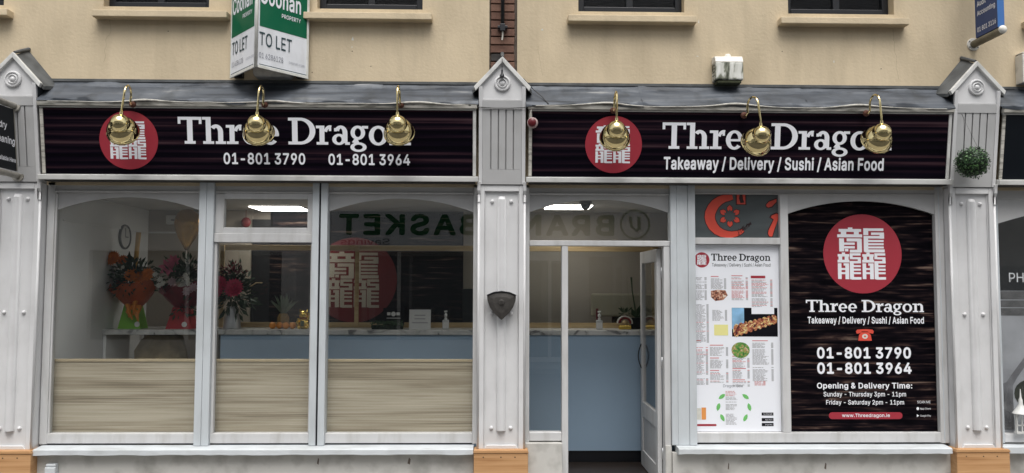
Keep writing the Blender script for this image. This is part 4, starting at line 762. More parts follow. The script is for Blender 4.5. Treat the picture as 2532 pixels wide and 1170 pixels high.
for x0, x1 in ((-3.842, -2.577), (-1.456, -.179)):
    arch_panel(lw, x0, x1, 2.639, 2.482, 2.600, .034, .048, 'paint_mid')
    MB().box(x0, x1, .050, .056, .546, 2.639).build('pane', 'shop_glass', lw)
box('transom', 'paint_frame', lw, (-2.448, -1.591, -.012, .09, 2.203, 2.283), .005)
tp = MB().box(-2.448, -2.375, .005, .08, 2.284, 2.639).box(-1.640, -1.591, .005, .08, 2.284, 2.639).box(-2.375, -1.640, .005, .08, 2.588, 2.639).box(-2.375, -1.640, .005, .08, 2.284, 2.335).build('top_light', 'paint_frame', lw, .006)
MB().box(-2.375, -1.640, .050, .056, 2.335, 2.588).build('pane', 'shop_glass', tp)
box('side_bead', 'paint_frame', lw, (-2.448, -2.425, .005, .06, .546, 2.202)); box('side_bead', 'paint_frame', lw, (-1.606, -1.591, .005, .06, .546, 2.202))
MB().box(-2.425, -1.606, .050, .056, .546, 2.202).build('pane', 'shop_glass', lw)
def sill(x0, x1, parent):
    n = 40; q = MB(); pr = []
    for i in range(n+1):
        x = x0+(x1-x0)*i/n; d = random.uniform(-.004, .003)
        pr += [(x, .02, .447), (x, -.118, .437), (x, -.130, .430+d*.2), (x, -.132, .388+d), (x, -.10, .382+d), (x, .02, .386)]
    fs = [(i*6+k, (i+1)*6+k, (i+1)*6+(k+1) % 6, i*6+(k+1) % 6) for i in range(n) for k in range(6)]+[tuple(range(6)), tuple(range(n*6+5, n*6-1, -1))]
    return q.add(pr, fs).build('sill', 'paint_sill', parent, .002)
sill(-3.885, -.165, lw)
st = thing('stall_riser', 'stained pale grey rendered wall under the left window', 'wall', (-2, 0, 0)); MB().box(-3.91, -.165, -.055, .04, 0, .384).build('wall', 'riser_render', st)
for x, w_ in ((-1.50, .009), (-.72, .014)):
    MB().prism([(x-w_, .30), (x+w_*.6, .29), (x+w_, .335), (x, .35)], .055, .0565, T0).build('chip', 'mortar', st)
tag(MB().box(-3.79, -3.70, -.115, -.055, .05, .285).prism([(-3.79, .285), (-3.70, .285), (-3.705, .31), (-3.785, .31)], .055, .105, T0).build('downpipe_cover', 'paint_sill', None, .008), 'small pale boxed pipe cover at the foot of the left window wall', 'pipe cover')
# wood-effect boards behind the lower panes
wp = thing('window_backing', 'pale oak effect board lining the bottom of the left window', 'panel', (-2, .1, .5))
for x0, x1 in ((-3.86, -2.53), (-2.526, -1.526), (-1.522, -.16)):
    p = MB().box(x0, x1, .105, .123, .5, 1.152).build('board', 'oak_laminate', wp, .001); 
    MB().box(x0, x1, .098, .145, 1.153, 1.175).build('cap_strip', 'oak_edge', p, .002)

# ================================================================ entrance
en = thing('entrance_frame', 'grey entrance frame with arched fanlight and narrow side light', 'door frame', (.95, 0, 0))
box('jamb', 'paint_frame', en, (.279, .318, .0, .09, .47, 2.727)); box('head', 'paint_mid', en, (.318, 1.564, .008, .09, 2.655, 2.727)); box('head_bead', 'paint_frame', en, (.318, 1.564, -.002, .05, 2.640, 2.654))
arch_panel(en, .318, 1.564, 2.639, 2.485, 2.600, .034, .048, 'paint_mid')
MB().box(.318, 1.564, .050, .056, 2.233, 2.639).build('fanlight_pane', 'shop_glass', en)
box('transom', 'paint_frame', en, (.318, 1.564, -.010, .09, 2.184, 2.232), .005)
box('post', 'paint_frame', en, (.604, .660, -.006, .09, .02, 2.183), .005); box('jamb', 'paint_frame', en, (1.508, 1.564, -.006, .09, .02, 2.183), .005)
box('side_light_rail', 'paint_frame', en, (.318, .603, -.002, .09, .478, .553), .005); box('rail_gap', 'black_paint', en, (.318, .603, .02, .08, .470, .4775), 0)
MB().box(.318, .603, .050, .056, .554, 2.183).build('side_pane', 'shop_glass', en)
box('threshold', 'paving', en, (.66, 1.508, -.03, .12, .0, .062), .006)
tag(MB().box(.24, .603, -.052, .05, 0, .469).build('side_riser', 'riser_render', None, .006), 'pale rendered block under the narrow side light of the entrance', 'wall')
box('corner_board', 'paint_cool', en, (1.566, 1.6195, -.034, .09, .446, 2.727), .004); 
box('corner_board', 'paint_cool', en, (1.6205, 1.7205, -.030, .09, .446, 2.727), .004); box('corner_board', 'paint_cool', en, (1.7215, 1.786, -.036, .09, .446, 2.727), .004)
# open door leaf, standing at right angles to the front
dr = thing('door', 'glazed grey entrance door standing open into the shop', 'door', (1.487, .08, .07))
X0, X1 = 1.465, 1.505
Ty = lambda a, b, c, d, y0=X0, y1=X1: MB().box(y0, y1, a, b, c, d)
box('hinge_stile', 'paint_frame', dr, (X0, X1, .095, .195, .075, 2.165), .004); box('lock_stile', 'paint_frame', dr, (X0, X1, .835, .925, .075, 2.165), .004)
box('top_rail', 'paint_frame', dr, (X0, X1, .195, .835, 2.05, 2.165), .004); box('mid_rail', 'paint_frame', dr, (X0, X1, .195, .835, .56, .70), .004); box('bottom_rail', 'paint_frame', dr, (X0, X1, .195, .835, .075, .23), .004)
MB().box(X0+.012, X1-.012, .195, .835, .23, .56).build('lower_panel', 'paint_mid', dr)
MB().box(1.482, 1.488, .195, .835, .70, 2.05).build('pane', 'shop_glass', dr)
for s in (-1, 1): MB().tube([(1.485+s*(.02+.032*math.sin(math.pi*i/12)), .872, 1.02+.24*i/12) for i in range(13)], .0055, 8).build('pull_handle', 'black_paint', dr)
for z in (.35, 1.15, 1.95): MB().tube([(1.507, .088, z-.05), (1.507, .088, z+.05)], .008, 8).build('hinge', 'zinc', dr)

# ================================================================ right shop window with posters
rw = thing('shop_window', 'right display window filled with printed posters', 'window', (2.9, 0, .4))
box('head', 'paint_mid', rw, (1.787, 3.957, .008, .09, 2.662, 2.727)); box('head_bead', 'paint_frame', rw, (1.787, 3.957, -.002, .05, 2.655, 2.661))
box('mullion', 'paint_frame', rw, (2.556, 2.628, -.002, .09, .549, 2.654), .004); box('jamb', 'paint_frame', rw, (3.957, 4.034, -.002, .09, .455, 2.727), .004)
box('jamb_groove', 'paint_cool', rw, (3.985, 3.992, -.006, -.002, .455, 2.727), 0)
box('transom', 'paint_frame', rw, (1.787, 2.555, -.002, .09, 2.205, 2.263), .004); box('bottom_rail', 'paint_frame', rw, (1.787, 3.957, -.004, .09, .462, .548), .005); box('rail_gap', 'black_paint', rw, (1.787, 3.957, .02, .08, .448, .461), 0)
arch_panel(rw, 2.629, 3.956, 2.654, 2.482, 2.598, .008, .036, 'paint_mid')
sill(1.60, 3.985, rw)
MB().box(1.787, 2.555, .060, .066, .549, 2.654).box(2.629, 3.956, .060, .066, .549, 2.654).build('pane', 'shop_glass', rw)
st = thing('stall_riser', 'stained pale grey rendered wall under the right window', 'wall', (2.9, 0, 0)); MB().box(1.566, 4.02, -.055, .04, 0, .384).build('wall', 'riser_render', st)
for x, w_ in ((2.05, .007), (2.9, .010)): MB().prism([(x-w_, .25), (x+w_*.6, .24), (x+w_, .29), (x, .30)], .055, .0565, T0).build('chip', 'mortar', st)
box('riser_end', 'riser_render', st, (1.512, 1.564, -.02, .12, .0, .44), .004)

TP = FRONT(.045)
def rect(mb, a, b, c, d, n, T=TP): return mb.add([T(a, c, n), T(b, c, n), T(b, d, n), T(a, d, n)], [(0, 1, 2, 3)])
# --- menu poster
mp = thing('menu_poster', 'tall white menu poster with food photos beside the entrance', 'poster', (2.17, .045, .55))
MB().box(1.788, 2.554, .045, .052, .551, 2.202).build('sheet', 'poster_white', mp)
emblem(mp, 1.862, 2.066, .068, TP, .001)
slab_title(MB(), 1.945, 2.478, 2.060, 2.122, TP, .001).build('lettering', 'vinyl_black', mp)
text(MB(), 'Takeaway / Delivery / Sushi / Asian Food', 1.952, 2.478, 2.008, 2.037, TP, .001, .0, ref='T').build('lettering', 'vinyl_black', mp)
rnd = random.Random(11); G, RD = MB(), MB()
def lines(x0, x1, z1, z0, step, red=0., gap=.0, price=True):
    z = z1
    while z > z0:
        tgt = RD if rnd.random() < red else G; L = x0+(x1-x0)*rnd.uniform(.45, .80); x = x0
        while x < L:
            e = min(L, x+rnd.uniform(.012, .04)); rect(tgt, x, e, z, z+.0045, .001); x = e+.005
        if price: rect(tgt, x1-.022, x1-.002, z, z+.0055, .001)
        z -= step*(2 if rnd.random() < gap else 1)
def head(x0, w_, z, m=None): rect(RD if m is None else m, x0, x0+w_, z, z+.007, .001)
for x0, x1, z1, z0, rd in ((1.795, 1.905, 1.905, 1.70, 0), (1.795, 1.92, 1.665, 1.33, .05), (1.94, 2.08, 1.895, 1.80, 0), (1.95, 2.085, 1.615, 1.525, .05), (2.125, 2.275, 1.905, 1.70, .7), (2.305, 2.495, 1.885, 1.645, .35),
                           (1.795, 1.91, 1.285, 1.04, .25), (1.795, 1.91, 1.01, .955, .1), (1.925, 2.09, 1.285, 1.205, .15), (1.925, 2.09, 1.175, 1.10, .1), (1.925, 2.09, 1.065, 1.0, .1), (1.925, 2.09, .965, .92, 0) if False else (1.925, 2.09, .99, .975, .1),
                           (2.125, 2.28, 1.19, 1.11, .2), (2.125, 2.28, 1.085, 1.015, .2), (2.125, 2.28, .985, .945, .2), (2.305, 2.495, 1.325, 1.13, .05), (2.305, 2.495, 1.11, .985, .05), (2.32, 2.42, .985, .95, .9)):
    lines(x0, x1, z1, z0, .0098, rd, .06)
for x, w_, z in ((1.795, .05, 1.345), (1.925, .12, 1.305), (1.925, .08, 1.192), (1.925, .08, 1.082), (2.125, .11, 1.208), (2.125, .12, 1.10), (2.125, .11, 1.0), (2.305, .14, 1.345), (2.125, .1, 1.922), (1.94, .07, 1.915)): head(x, w_, z)
rect(MB(), 2.30, 2.43, 1.903, 1.926, .001).build('price_banner', 'vinyl_red', mp)
lines(2.06, 2.215, .90, .86, .012, .5, 0, False); lines(2.06, 2.20, .85, .73, .011, 0, .1, False); lines(2.06, 2.20, .70, .61, .011, 0, .1, False)
G.build('menu_text', 'print_grey', mp, kind='stuff'); RD.build('menu_text', 'print_red', mp, kind='stuff')
text(MB(), 'Dragon Box', 2.04, 2.215, .938, .963, TP, .001).build('lettering', 'text_grey', mp)
rect(MB(), 1.965, 2.09, 1.395, 1.49, .001).build('yellow_panel', 'print_yellow', mp)
MB().prism([(1.94, 1.79), (2.0, 1.80), (2.07, 1.795), (2.09, 1.75), (2.05, 1.71), (1.98, 1.70), (1.94, 1.735)], .0005, .0012, TP).build('food_photo', 'photo_meat', mp)
fp = rect(MB(), 2.125, 2.535, 1.385, 1.64, .001).build('food_photo', 'vinyl_black', mp)
rect(MB(), 2.126, 2.235, 1.45, 1.639, .0014).build('backdrop', 'photo_blue', fp); rect(MB(), 2.302, 2.505, 1.585, 1.645, .0014).build('blank', 'poster_white', fp)
for k in range(9):
    x = 2.165+k*.042; z = 1.440+k*.012; r = .060-k*.002
    MB().prism(arc(x, z, .030, r, 0, 360, 12)[:-1], .0014, .0018+k*.0001, TP).build('sushi_piece', 'photo_sushi', fp)
MB().prism(arc(2.20, 1.265, .082, .07, 0, 360, 20)[:-1], .0005, .0011, TP).build('food_photo', 'photo_green', mp)
for k, (a, tilt) in enumerate(((40, -55), (0, -80), (-42, -130), (222, 130), (180, 80), (140, 55))):
    cx, cz = 2.133+.138*math.cos(R(a)), .765+.142*math.sin(R(a)); t_ = R(a+90+ (15 if k < 3 else -15)); L, Wd = .036, .017
    d, e_ = (math.cos(t_), math.sin(t_)), (-math.sin(t_), math.cos(t_))
    pts = [(-1, 0), (-.6, .75), (0, 1), (.55, .7), (1, 0), (.55, -.7), (0, -1), (-.6, -.75)]
    MB().prism([(cx+d[0]*a_*L+e_[0]*b_*Wd, cz+d[1]*a_*L+e_[1]*b_*Wd) for a_, b_ in pts], .0005, .001, TP).build('printed_leaf', 'print_green', mp)
for z0, z1, tx in ((.690, .716, 'SCAN ME'), (.640, .668, 'App Store'), (.597, .625, 'Google Play')):
    b_ = rect(MB(), 2.380, 2.485, z0, z1, .001).build('badge', 'vinyl_black', mp)
    text(MB(), tx, 2.41 if tx != 'SCAN ME' else 2.395, 2.475, z0+.008, z0+.018, TP, .0016).build('lettering', 'vinyl_white', b_)
rect(MB(), 1.845, 1.885, .655, .76, .001).build('side_badge', 'print_orange', mp); rect(MB(), 1.790, 1.842, .655, .755, .001).build('side_badge', 'print_green', mp).data.materials[0] = MATS['petal_white']
MB().prism([(1.789, .598)]+arc(1.968, .607, .009, .009, -90, 90, 6)+[(1.789, .616)], .0005, .001, TP).build('web_strip', 'vinyl_red', mp)
# --- dragon poster
dp = thing('dragon_poster', 'large dark wood effect poster with red emblem and phone numbers', 'poster', (3.3, .045, .55))
Ar = [(2.632+(3.953-2.632)*i/24, 2.475+.13*(1-((i/24-.5)*2)**2)) for i in range(25)]
MB().prism([(2.632, .551), (3.953, .551)]+Ar[::-1], -.007, .0, TP).build('sheet', 'poster_wood', dp)
emblem(dp, 3.313, 2.126, .355, TP, .001)
slab_title(MB(), 2.792, 3.857, 1.605, 1.712, TP, .001).build('lettering', 'vinyl_white', dp)
text(MB(), 'Takeaway / Delivery / Sushi / Asian Food', 2.805, 3.855, 1.502, 1.562, TP, .001, .022, ref='T').build('lettering', 'vinyl_white', dp)
for z0, z1, tx, a, b, of in ((1.192, 1.292, '01-801 3790', 2.883, 3.731, .03), (1.056, 1.156, '01-801 3964', 2.883, 3.733, .03), (.927, .978, 'Opening & Delivery Time:', 2.878, 3.735, .022), (.857, .898, 'Sunday - Thursday 3pm - 11pm', 2.936, 3.677, .012), (.786, .826, 'Friday - Saturday 2pm - 11pm', 2.958, 3.657, .012)):
    text(MB(), tx, a, b, z0, z1, TP, .001, of, ref='0').build('lettering', 'vinyl_white', dp)
ws = MB().prism(arc(3.61, .688, .03, .03, -90, 90, 8)+arc(3.01, .688, .03, .03, 90, 270, 8), .0005, .001, TP).build('web_strip', 'vinyl_red', dp)
text(MB(), 'www.Threedragon.ie', 3.097, 3.527, .676, .706, TP, .002, .012).build('lettering', 'vinyl_white', ws)
text(MB(), 'SCAN ME', 3.776, 3.895, .797, .819, TP, .001).build('lettering', 'vinyl_white', dp)
text(MB(), 'App Store', 3.80, 3.897, .742, .758, TP, .001).build('lettering', 'vinyl_white', dp); text(MB(), 'Google Play', 3.80, 3.897, .680, .696, TP, .001).build('lettering', 'vinyl_white', dp)
MB().prism(arc(3.780, .750, .012, .014, 0, 360, 12)[:-1], .0003, .0009, TP).build('store_icon', 'vinyl_white', dp); MB().prism([(3.770, .675), (3.790, .688), (3.770, .701)], .0003, .0009, TP).build('store_icon', 'vinyl_white', dp)
ph = MB().prism([(3.258, 1.350), (3.380, 1.350), (3.372, 1.40), (3.352, 1.425), (3.286, 1.425), (3.266, 1.40)], .0004, .001, TP).build('telephone', 'orange_paint', dp)
MB().prism([(3.238, 1.432), (3.25, 1.448), (3.30, 1.452), (3.34, 1.452), (3.388, 1.448), (3.40, 1.432), (3.392, 1.412), (3.362, 1.418), (3.345, 1.432), (3.293, 1.432), (3.276, 1.418), (3.246, 1.412)], .0012, .0018, TP).build('receiver', 'orange_paint', ph)
MB().prism(arc(3.319, 1.388, .026, .022, 0, 360, 16)[:-1], .0012, .0017, TP).build('dial', 'petal_white', ph); MB().prism(arc(3.319, 1.388, .010, .009, 0, 360, 12)[:-1], .0018, .0021, TP).build('dial_hub', 'orange_paint', ph)
# --- orange brush-ring poster in the fanlight
op = thing('fanlight_poster', 'slate grey fanlight panel painted with an orange brush ring and flower', 'poster', (2.17, .045, 2.27))
MB().box(1.788, 2.554, .045, .052, 2.264, 2.653).build('sheet', 'slate_print', op)
# painted shapes, laid out in (x, z) on the sheet
k_ = .000497; px = lambda x, y: (1.788+(x-150)*k_, 2.653-(y-145)*k_*.985)
def ribbon(mb, pts, wid, n0, n1):
    A, B = [], []
    for i, p in enumerate(pts):
        a, b = pts[max(i-1, 0)], pts[min(i+1, len(pts)-1)]; d = Vector((b[0]-a[0], b[1]-a[1])).normalized(); w_ = wid[i]
        A.append((p[0]-d.y*w_, p[1]+d.x*w_)); B.append((p[0]+d.y*w_, p[1]-d.x*w_))
    return mb.strip([px(*q) for q in A], [px(*q) for q in B], n0, n1, TP)
ring = [(870, 190), (800, 205), (720, 215), (640, 250), (560, 310), (500, 390), (460, 480), (450, 560), (465, 640), (510, 730), (580, 805), (670, 855), (760, 875), (850, 880), (940, 860), (1010, 830), (1060, 795)]
rw_ = [42, 55, 66, 76, 84, 90, 92, 92, 90, 86, 78, 70, 62, 56, 48, 38, 26]
ribbon(MB(), ring, [x+14 for x in rw_], .0003, .0006).build('ring_outline', 'orange_edge', op); ribbon(MB(), ring, rw_, .0007, .001).build('brush_ring', 'orange_paint', op)
q = MB()
for k in range(70):
    a = rnd.uniform(0, 1); x, y = 960+a*230+rnd.uniform(-20, 20), 850-a*170+rnd.uniform(-45, 45)*(1.1-.5*a); u0, v0 = px(x, y); rect(q, u0, u0+.005, v0, v0+rnd.uniform(.006, .016), .0013)
q.build('dry_brush', 'orange_edge', op)
for k in range(6):
    a = R(90+k*60); cx, cy = 815+140*math.cos(a), 540-140*math.sin(a); shp = [(-.62, .2), (-.55, .75), (0, 1.25), (.55, .75), (.62, .2), (.3, -.2), (0, .25), (-.3, -.2)]
    for sc, m, n in ((96, 'orange_edge', .0006), (78, 'orange_paint', .001)):
        pts = []
        for sx, sy in shp: pts.append(px(cx+(sx*math.sin(a)+(sy-.45)*math.cos(a))*sc, cy+(sx*math.cos(a)-(sy-.45)*math.sin(a))*sc))
        MB().prism(pts, n-.0003, n, TP).build('petal', m, op)
for m, pts, n in (('orange_edge', [(925, 146), (1120, 146), (1120, 335), (925, 335)], .0006), ('orange_paint', [(945, 146), (1100, 146), (1100, 320), (945, 320)], .001), ('orange_edge', [(995, 146), (1050, 146), (1060, 230), (1080, 290), (1010, 300), (985, 220)], .0014),
                  ('orange_edge', [(1465, 320), (1520, 255), (1670, 200), (1670, 290), (1590, 380), (1510, 395), (1470, 370)], .0006), ('orange_paint', [(1480, 325), (1525, 275), (1668, 220), (1668, 270), (1580, 360), (1515, 380), (1485, 360)], .001),
                  ('orange_edge', [(1530, 560), (1560, 510), (1650, 470), (1695, 480), (1695, 600), (1640, 760), (1590, 925), (1520, 925), (1490, 860), (1500, 790), (1590, 610)], .0006), ('orange_paint', [(1560, 560), (1580, 525), (1660, 490), (1693, 500), (1690, 600), (1620, 780), (1580, 910), (1530, 910), (1505, 860), (1515, 800), (1612, 600)], .001)):
    MB().prism([px(*p) for p in pts], n-.0003, n, TP).build('brush_stroke', m, op)

# ================================================================ neighbouring shops
def neighbour(x0, x1, label):
    t = thing('neighbour_shopfront', label, 'shopfront', ((x0+x1)/2, 0, 0))
    box('jamb', 'paint_cool', t, (x0, x0+.075, .0, .09, .455, 2.727)); box('jamb', 'paint_cool', t, (x1-.075, x1, .0, .09, .455, 2.727))
    box('head', 'paint_mid', t, (x0+.075, x1-.075, .008, .09, 2.62, 2.727)); box('bottom_rail', 'paint_light', t, (x0+.075, x1-.075, -.002, .09, .462, .537))
    arch_panel(t, x0+.075, x1-.075, 2.619, 2.40, 2.56, .012, .045, 'paint_mid')
    MB().box(x0+.075, x1-.075, .050, .056, .538, 2.619).build('pane', 'shop_glass', t)
    MB().box(x0-.02, x1, -.13, .02, .388, .445).build('sill', 'paint_sill', t, .004); MB().box(x0-.02, x1, -.055, .04, 0, .386).build('stall_riser', 'riser_render', t)
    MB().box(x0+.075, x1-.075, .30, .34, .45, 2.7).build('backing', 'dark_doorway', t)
    return t
nR = neighbour(4.455, 6.6, 'right neighbouring shopfront cut off by the edge, with a monochrome window print')
MB().box(4.53, 6.525, .070, .074, 1.80, 2.02).build('dark_band', 'navy_board', nR)
text(MB(), 'PH', 4.655, 4.79, 1.876, 1.960, FRONT(.0685), .001, .004).build('lettering', 'vinyl_white', nR)
pn = MB().box(4.53, 6.525, .070, .074, .54, 1.798).build('window_print', 'nb_sky', nR)
TN = FRONT(.0695)
for z0, z1 in ((1.72, 1.795), (1.65, 1.712), (1.575, 1.642)): rect(MB(), 4.531, 6.52, z0, z1, .0008, TN).build('printed_stone_course', 'nb_stone', pn)
MB().prism([(4.531, .95), (4.60, .98), (4.66, 1.06), (4.85, 1.30), (4.85, 1.22), (4.70, 1.02), (4.66, .95), (4.66, .56), (4.531, .56)], .0008, .0012, TN).build('printed_house', 'nb_photo', pn)
MB().prism(arc(4.80, .88, .13, .12, 0, 360, 20)[:-1], .0013, .0018, TN).build('printed_tree', 'tree_print', pn)
def lantern(x, y, label):
    t = thing('lantern', label, 'lantern', (x, y, .55), 'white lanterns in the right window')
    for s in (-1, 1):
        for r in (-1, 1): MB().box(x+s*.045-.005, x+s*.045+.005, y+r*.01-.004, y+r*.01+.004, .55, .72).build('post', 'paint_white', t)
        MB().tube([(x+.04*math.cos(R(a))*1., y-.012, .68+.035*math.sin(R(a))) for a in range(0, 181, 20)], .004, 6).build('arch', 'paint_white', t)
    MB().box(x-.055, x+.055, y-.022, y+.022, .545, .562).build('base', 'paint_white', t); MB().box(x-.005, x+.005, y-.014, y-.008, .562, .70).box(x-.045, x+.045, y-.014, y-.008, .615, .623).build('glazing_bar', 'paint_white', t)
    MB().lathe([(.07, .72), (.062, .735), (.05, .745), (.018, .80), (.016, .84), (.008, .86), (.003, .93), (0, .935)], (x, y, 0), (0, 0, 1), 12).build('roof', 'paint_white', t)
lantern(4.655, .030-.07, 'white pierced lantern in front of the right window print, nearest the edge'); lantern(4.80+.0, -.04, 'tall white lantern farthest right in front of the window print')
nL = neighbour(-6.6, -4.335, 'plain neighbouring shopfront beyond the left pilaster')

# ================================================================ shop interior
def room(b, m, name): return struct(box(name, m, None, b, 0))
room((-4.3, 4.3, .13, 3.0, -.05, .066), 'floor_tile', 'floor')
room((-4.3, 4.3, .10, 3.0, 2.66, 2.72), 'ceiling_white', 'ceiling')
room((-4.1, -3.872, .125, 2.6, .066, 2.66), 'wall_white', 'left_wall')
room((4.0, 4.2, .125, 2.6, .066, 2.66), 'wall_cream', 'right_wall')
room((-3.872, 4.0, 2.02, 2.2, .066, 2.66), 'wall_taupe', 'back_wall')
box('picture_rail', 'wall_white', bpy.data.objects['left_wall'], (-3.872, -3.860, .2, 2.0, 2.40, 2.418), .002)
box('picture_rail', 'wall_white', bpy.data.objects['back_wall'], (-3.859, -2.75, 2.008, 2.02, 2.40, 2.418), .002)
# partition behind the posters
struct(box('poster_backing_wall', 'wall_cream', None, (1.80, 3.99, .30, .33, .066, 2.655), 0))
# back wall panels: dark doorway and printed dark wood emblem panel
dd = thing('kitchen_doorway', 'black kitchen doorway in the back wall beside the flower jug', 'doorway', (-2.6, 2.0, .07)); box('opening', 'dark_doorway', dd, (-2.705, -2.50, 1.985, 2.019, .07, 2.56), 0)
cw = thing('wall_panel', 'pale cream panel of back wall behind the flower jug', 'panel', (-2.9, 2.0, .07)); box('panel', 'wall_cream', cw, (-3.2, -2.706, 1.995, 2.018, .07, 2.658), 0)
wpn = thing('emblem_panel', 'dark wood print with large red emblem on the back wall', 'panel', (-1.45, 1.98, .9))
TI = FRONT(1.975); MB().box(-2.499, -.34, 1.975, 2.018, 1.0, 2.655).build('sheet', 'poster_wood', wpn)
d = emblem(wpn, -1.555, 1.885, .475, TI, .001, 'panel_red', 'panel_white')
bk = thing('dark_cabinet', 'black cabinet at the right end of the emblem panel', 'cabinet', (-.25, 1.9, 1.3)); box('body', 'counter_kick', bk, (-.34, -.06, 1.80, 1.99, .07, 1.79), .004); box('shelf_line', 'window_black', bk, (-.34, -.06, 1.792, 1.80, 1.5, 1.52), .0)
# counter
ct = thing('counter', 'long blue service counter with a marble top', 'counter', (-.5, 1.05, .07))
box('front_panel', 'counter_blue', ct, (-2.72, 2.2, 1.05, 1.07, .182, 1.330), 0); box('kick_board', 'counter_kick', ct, (-2.70, 2.2, 1.068, 1.10, .068, .180), 0)
box('body', 'counter_kick', ct, (-2.715, 2.2, 1.071, 1.55, .181, 1.328), 0); box('top', 'marble_top', ct, (-2.74, 2.2, 1.03, 1.57, 1.332, 1.383), .004)
sh = thing('side_shelf', 'marble topped open shelf against the left wall', 'shelf', (-3.3, 1.0, .07))
box('top', 'marble_top', sh, (-3.868, -2.745, 1.0, 1.56, 1.332, 1.383), .004); box('side_panel', 'wall_white', sh, (-3.866, -3.836, 1.02, 1.55, .068, 1.331), .002); box('side_panel', 'wall_cream', sh, (-2.80, -2.745, 1.02, 1.55, .068, 1.331), .002); box('back_panel', 'wall_taupe', sh, (-3.83, -2.805, 1.88, 1.90, .068, 1.331), 0)
bag = thing('paper_sack', 'crumpled kraft paper sack under the left shelf', 'sack', (-3.45, 1.45, .07))
q = MB(); prof = [(.24, .07), (.27, .3), (.27, .7), (.25, 1.0), (.24, 1.15), (.20, 1.26), (.17, 1.30)]
vs = []
for j, (r_, z) in enumerate(prof):
    for k in range(18): a = 2*math.pi*k/18; rr = r_*(1+.10*math.sin(3*a+j)+random.uniform(-.05, .05)); vs.append((-3.43+rr*1.05*math.cos(a), 1.42+rr*.75*math.sin(a), z))
q.add(vs, [(j*18+k, j*18+(k+1) % 18, (j+1)*18+(k+1) % 18, (j+1)*18+k) for j in range(6) for k in range(18)]+[tuple(range(108, 126))]).build('body', 'bag_kraft', bag)
# timber screen on the counter
ts = thing('timber_screen', 'bare pine screen frame with clear panels standing on the counter', 'screen', (-.6, 1.45, 1.383))
box('top_beam', 'pine_rough', ts, (-2.86, 1.75, 1.42, 1.47, 2.192, 2.248), .002); box('bottom_rail', 'pine_rough', ts, (-2.70, 1.75, 1.425, 1.465, 1.384, 1.437), .002)
for x in (-1.433, .0, 1.70, -2.84): box('post', 'pine_rough', ts, (x-.022, x+.022, 1.405, 1.419, 1.384, 2.246), .002)
for x0, x1 in ((-2.68, -1.46), (-1.41, -.03), (.03, 1.67)): MB().box(x0, x1, 1.443, 1.448, 1.438, 2.191).build('clear_panel', 'perspex', ts)
# ceiling lights and dome camera
def led(x0, x1, y0, y1, label):
    t = thing('ceiling_light', label, 'light', ((x0+x1)/2, (y0+y1)/2, 2.66), 'square ceiling lights')
    MB().box(x0, x1, y0, y1, 2.648, 2.659).build('frame', 'led_frame', t); MB().box(x0+.012, x1-.012, y0+.012, y1-.012, 2.640, 2.6475).build('diffuser', 'led', t)
led(-2.57, -2.02, 1.33, 1.86, 'lit white ceiling light seen through the small top light'); led(.53, 1.02, 1.03, 1.48, 'lit white ceiling light seen through the entrance fanlight')
dc = thing('dome_camera', 'black dome camera on the ceiling inside the entrance', 'camera', (.90, .78, 2.66))
MB().lathe([(.06, 0), (.06, .015), (.05, .02), (.05, .03), (.045, .055), (.028, .078), (0, .088)], (.905, .78, 2.66), (0, 0, -1), 20).build('dome', 'dome_black', dc)
MB().lathe([(.063, 0), (.063, .018), (.052, .021)], (.905, .78, 2.6595), (0, 0, -1), 20).build('base', 'wire', dc)
orn = thing('red_ornament', 'round red hanging ornament high on the cream back wall', 'ornament', (-2.76, 1.93, 2.5)); MB().ball((-2.76, 1.93, 2.52), .055, 14, 10, (1, .6, 1.05)).build('body', 'panel_red', orn); MB().tube([(-2.76, 1.93, 2.57), (-2.76, 1.93, 2.66)], .004, 6).build('cord', 'panel_red', orn)
ck = thing('wall_clock', 'round dark rimmed clock on the left white wall', 'clock', (-3.86, 1.35, 2.3))
MB().lathe([(.112, 0), (.128, .0), (.132, .012), (.128, .022), (.116, .024), (.111, .016)], (-3.871, 1.42, 2.325), (1, 0, 0), 32).build('rim', 'window_black', ck)
MB().lathe([(0, .012), (.112, .012)], (-3.871, 1.42, 2.325), (1, 0, 0), 32).build('face', 'clock_face', ck); MB().box(-3.856, -3.854, 1.415, 1.425, 2.325, 2.42).box(-3.856, -3.854, 1.42, 1.49, 2.320, 2.330).build('hands', 'window_black', ck)
em = thing('emergency_light', 'small white box light on the back wall corner', 'light', (-3.55, 1.99, 2.55)); box('body', 'wall_white', em, (-3.66, -3.46, 1.96, 2.018, 2.50, 2.60), .01); box('slot', 'window_black', em, (-3.60, -3.54, 1.955, 1.959, 2.54, 2.552), 0)

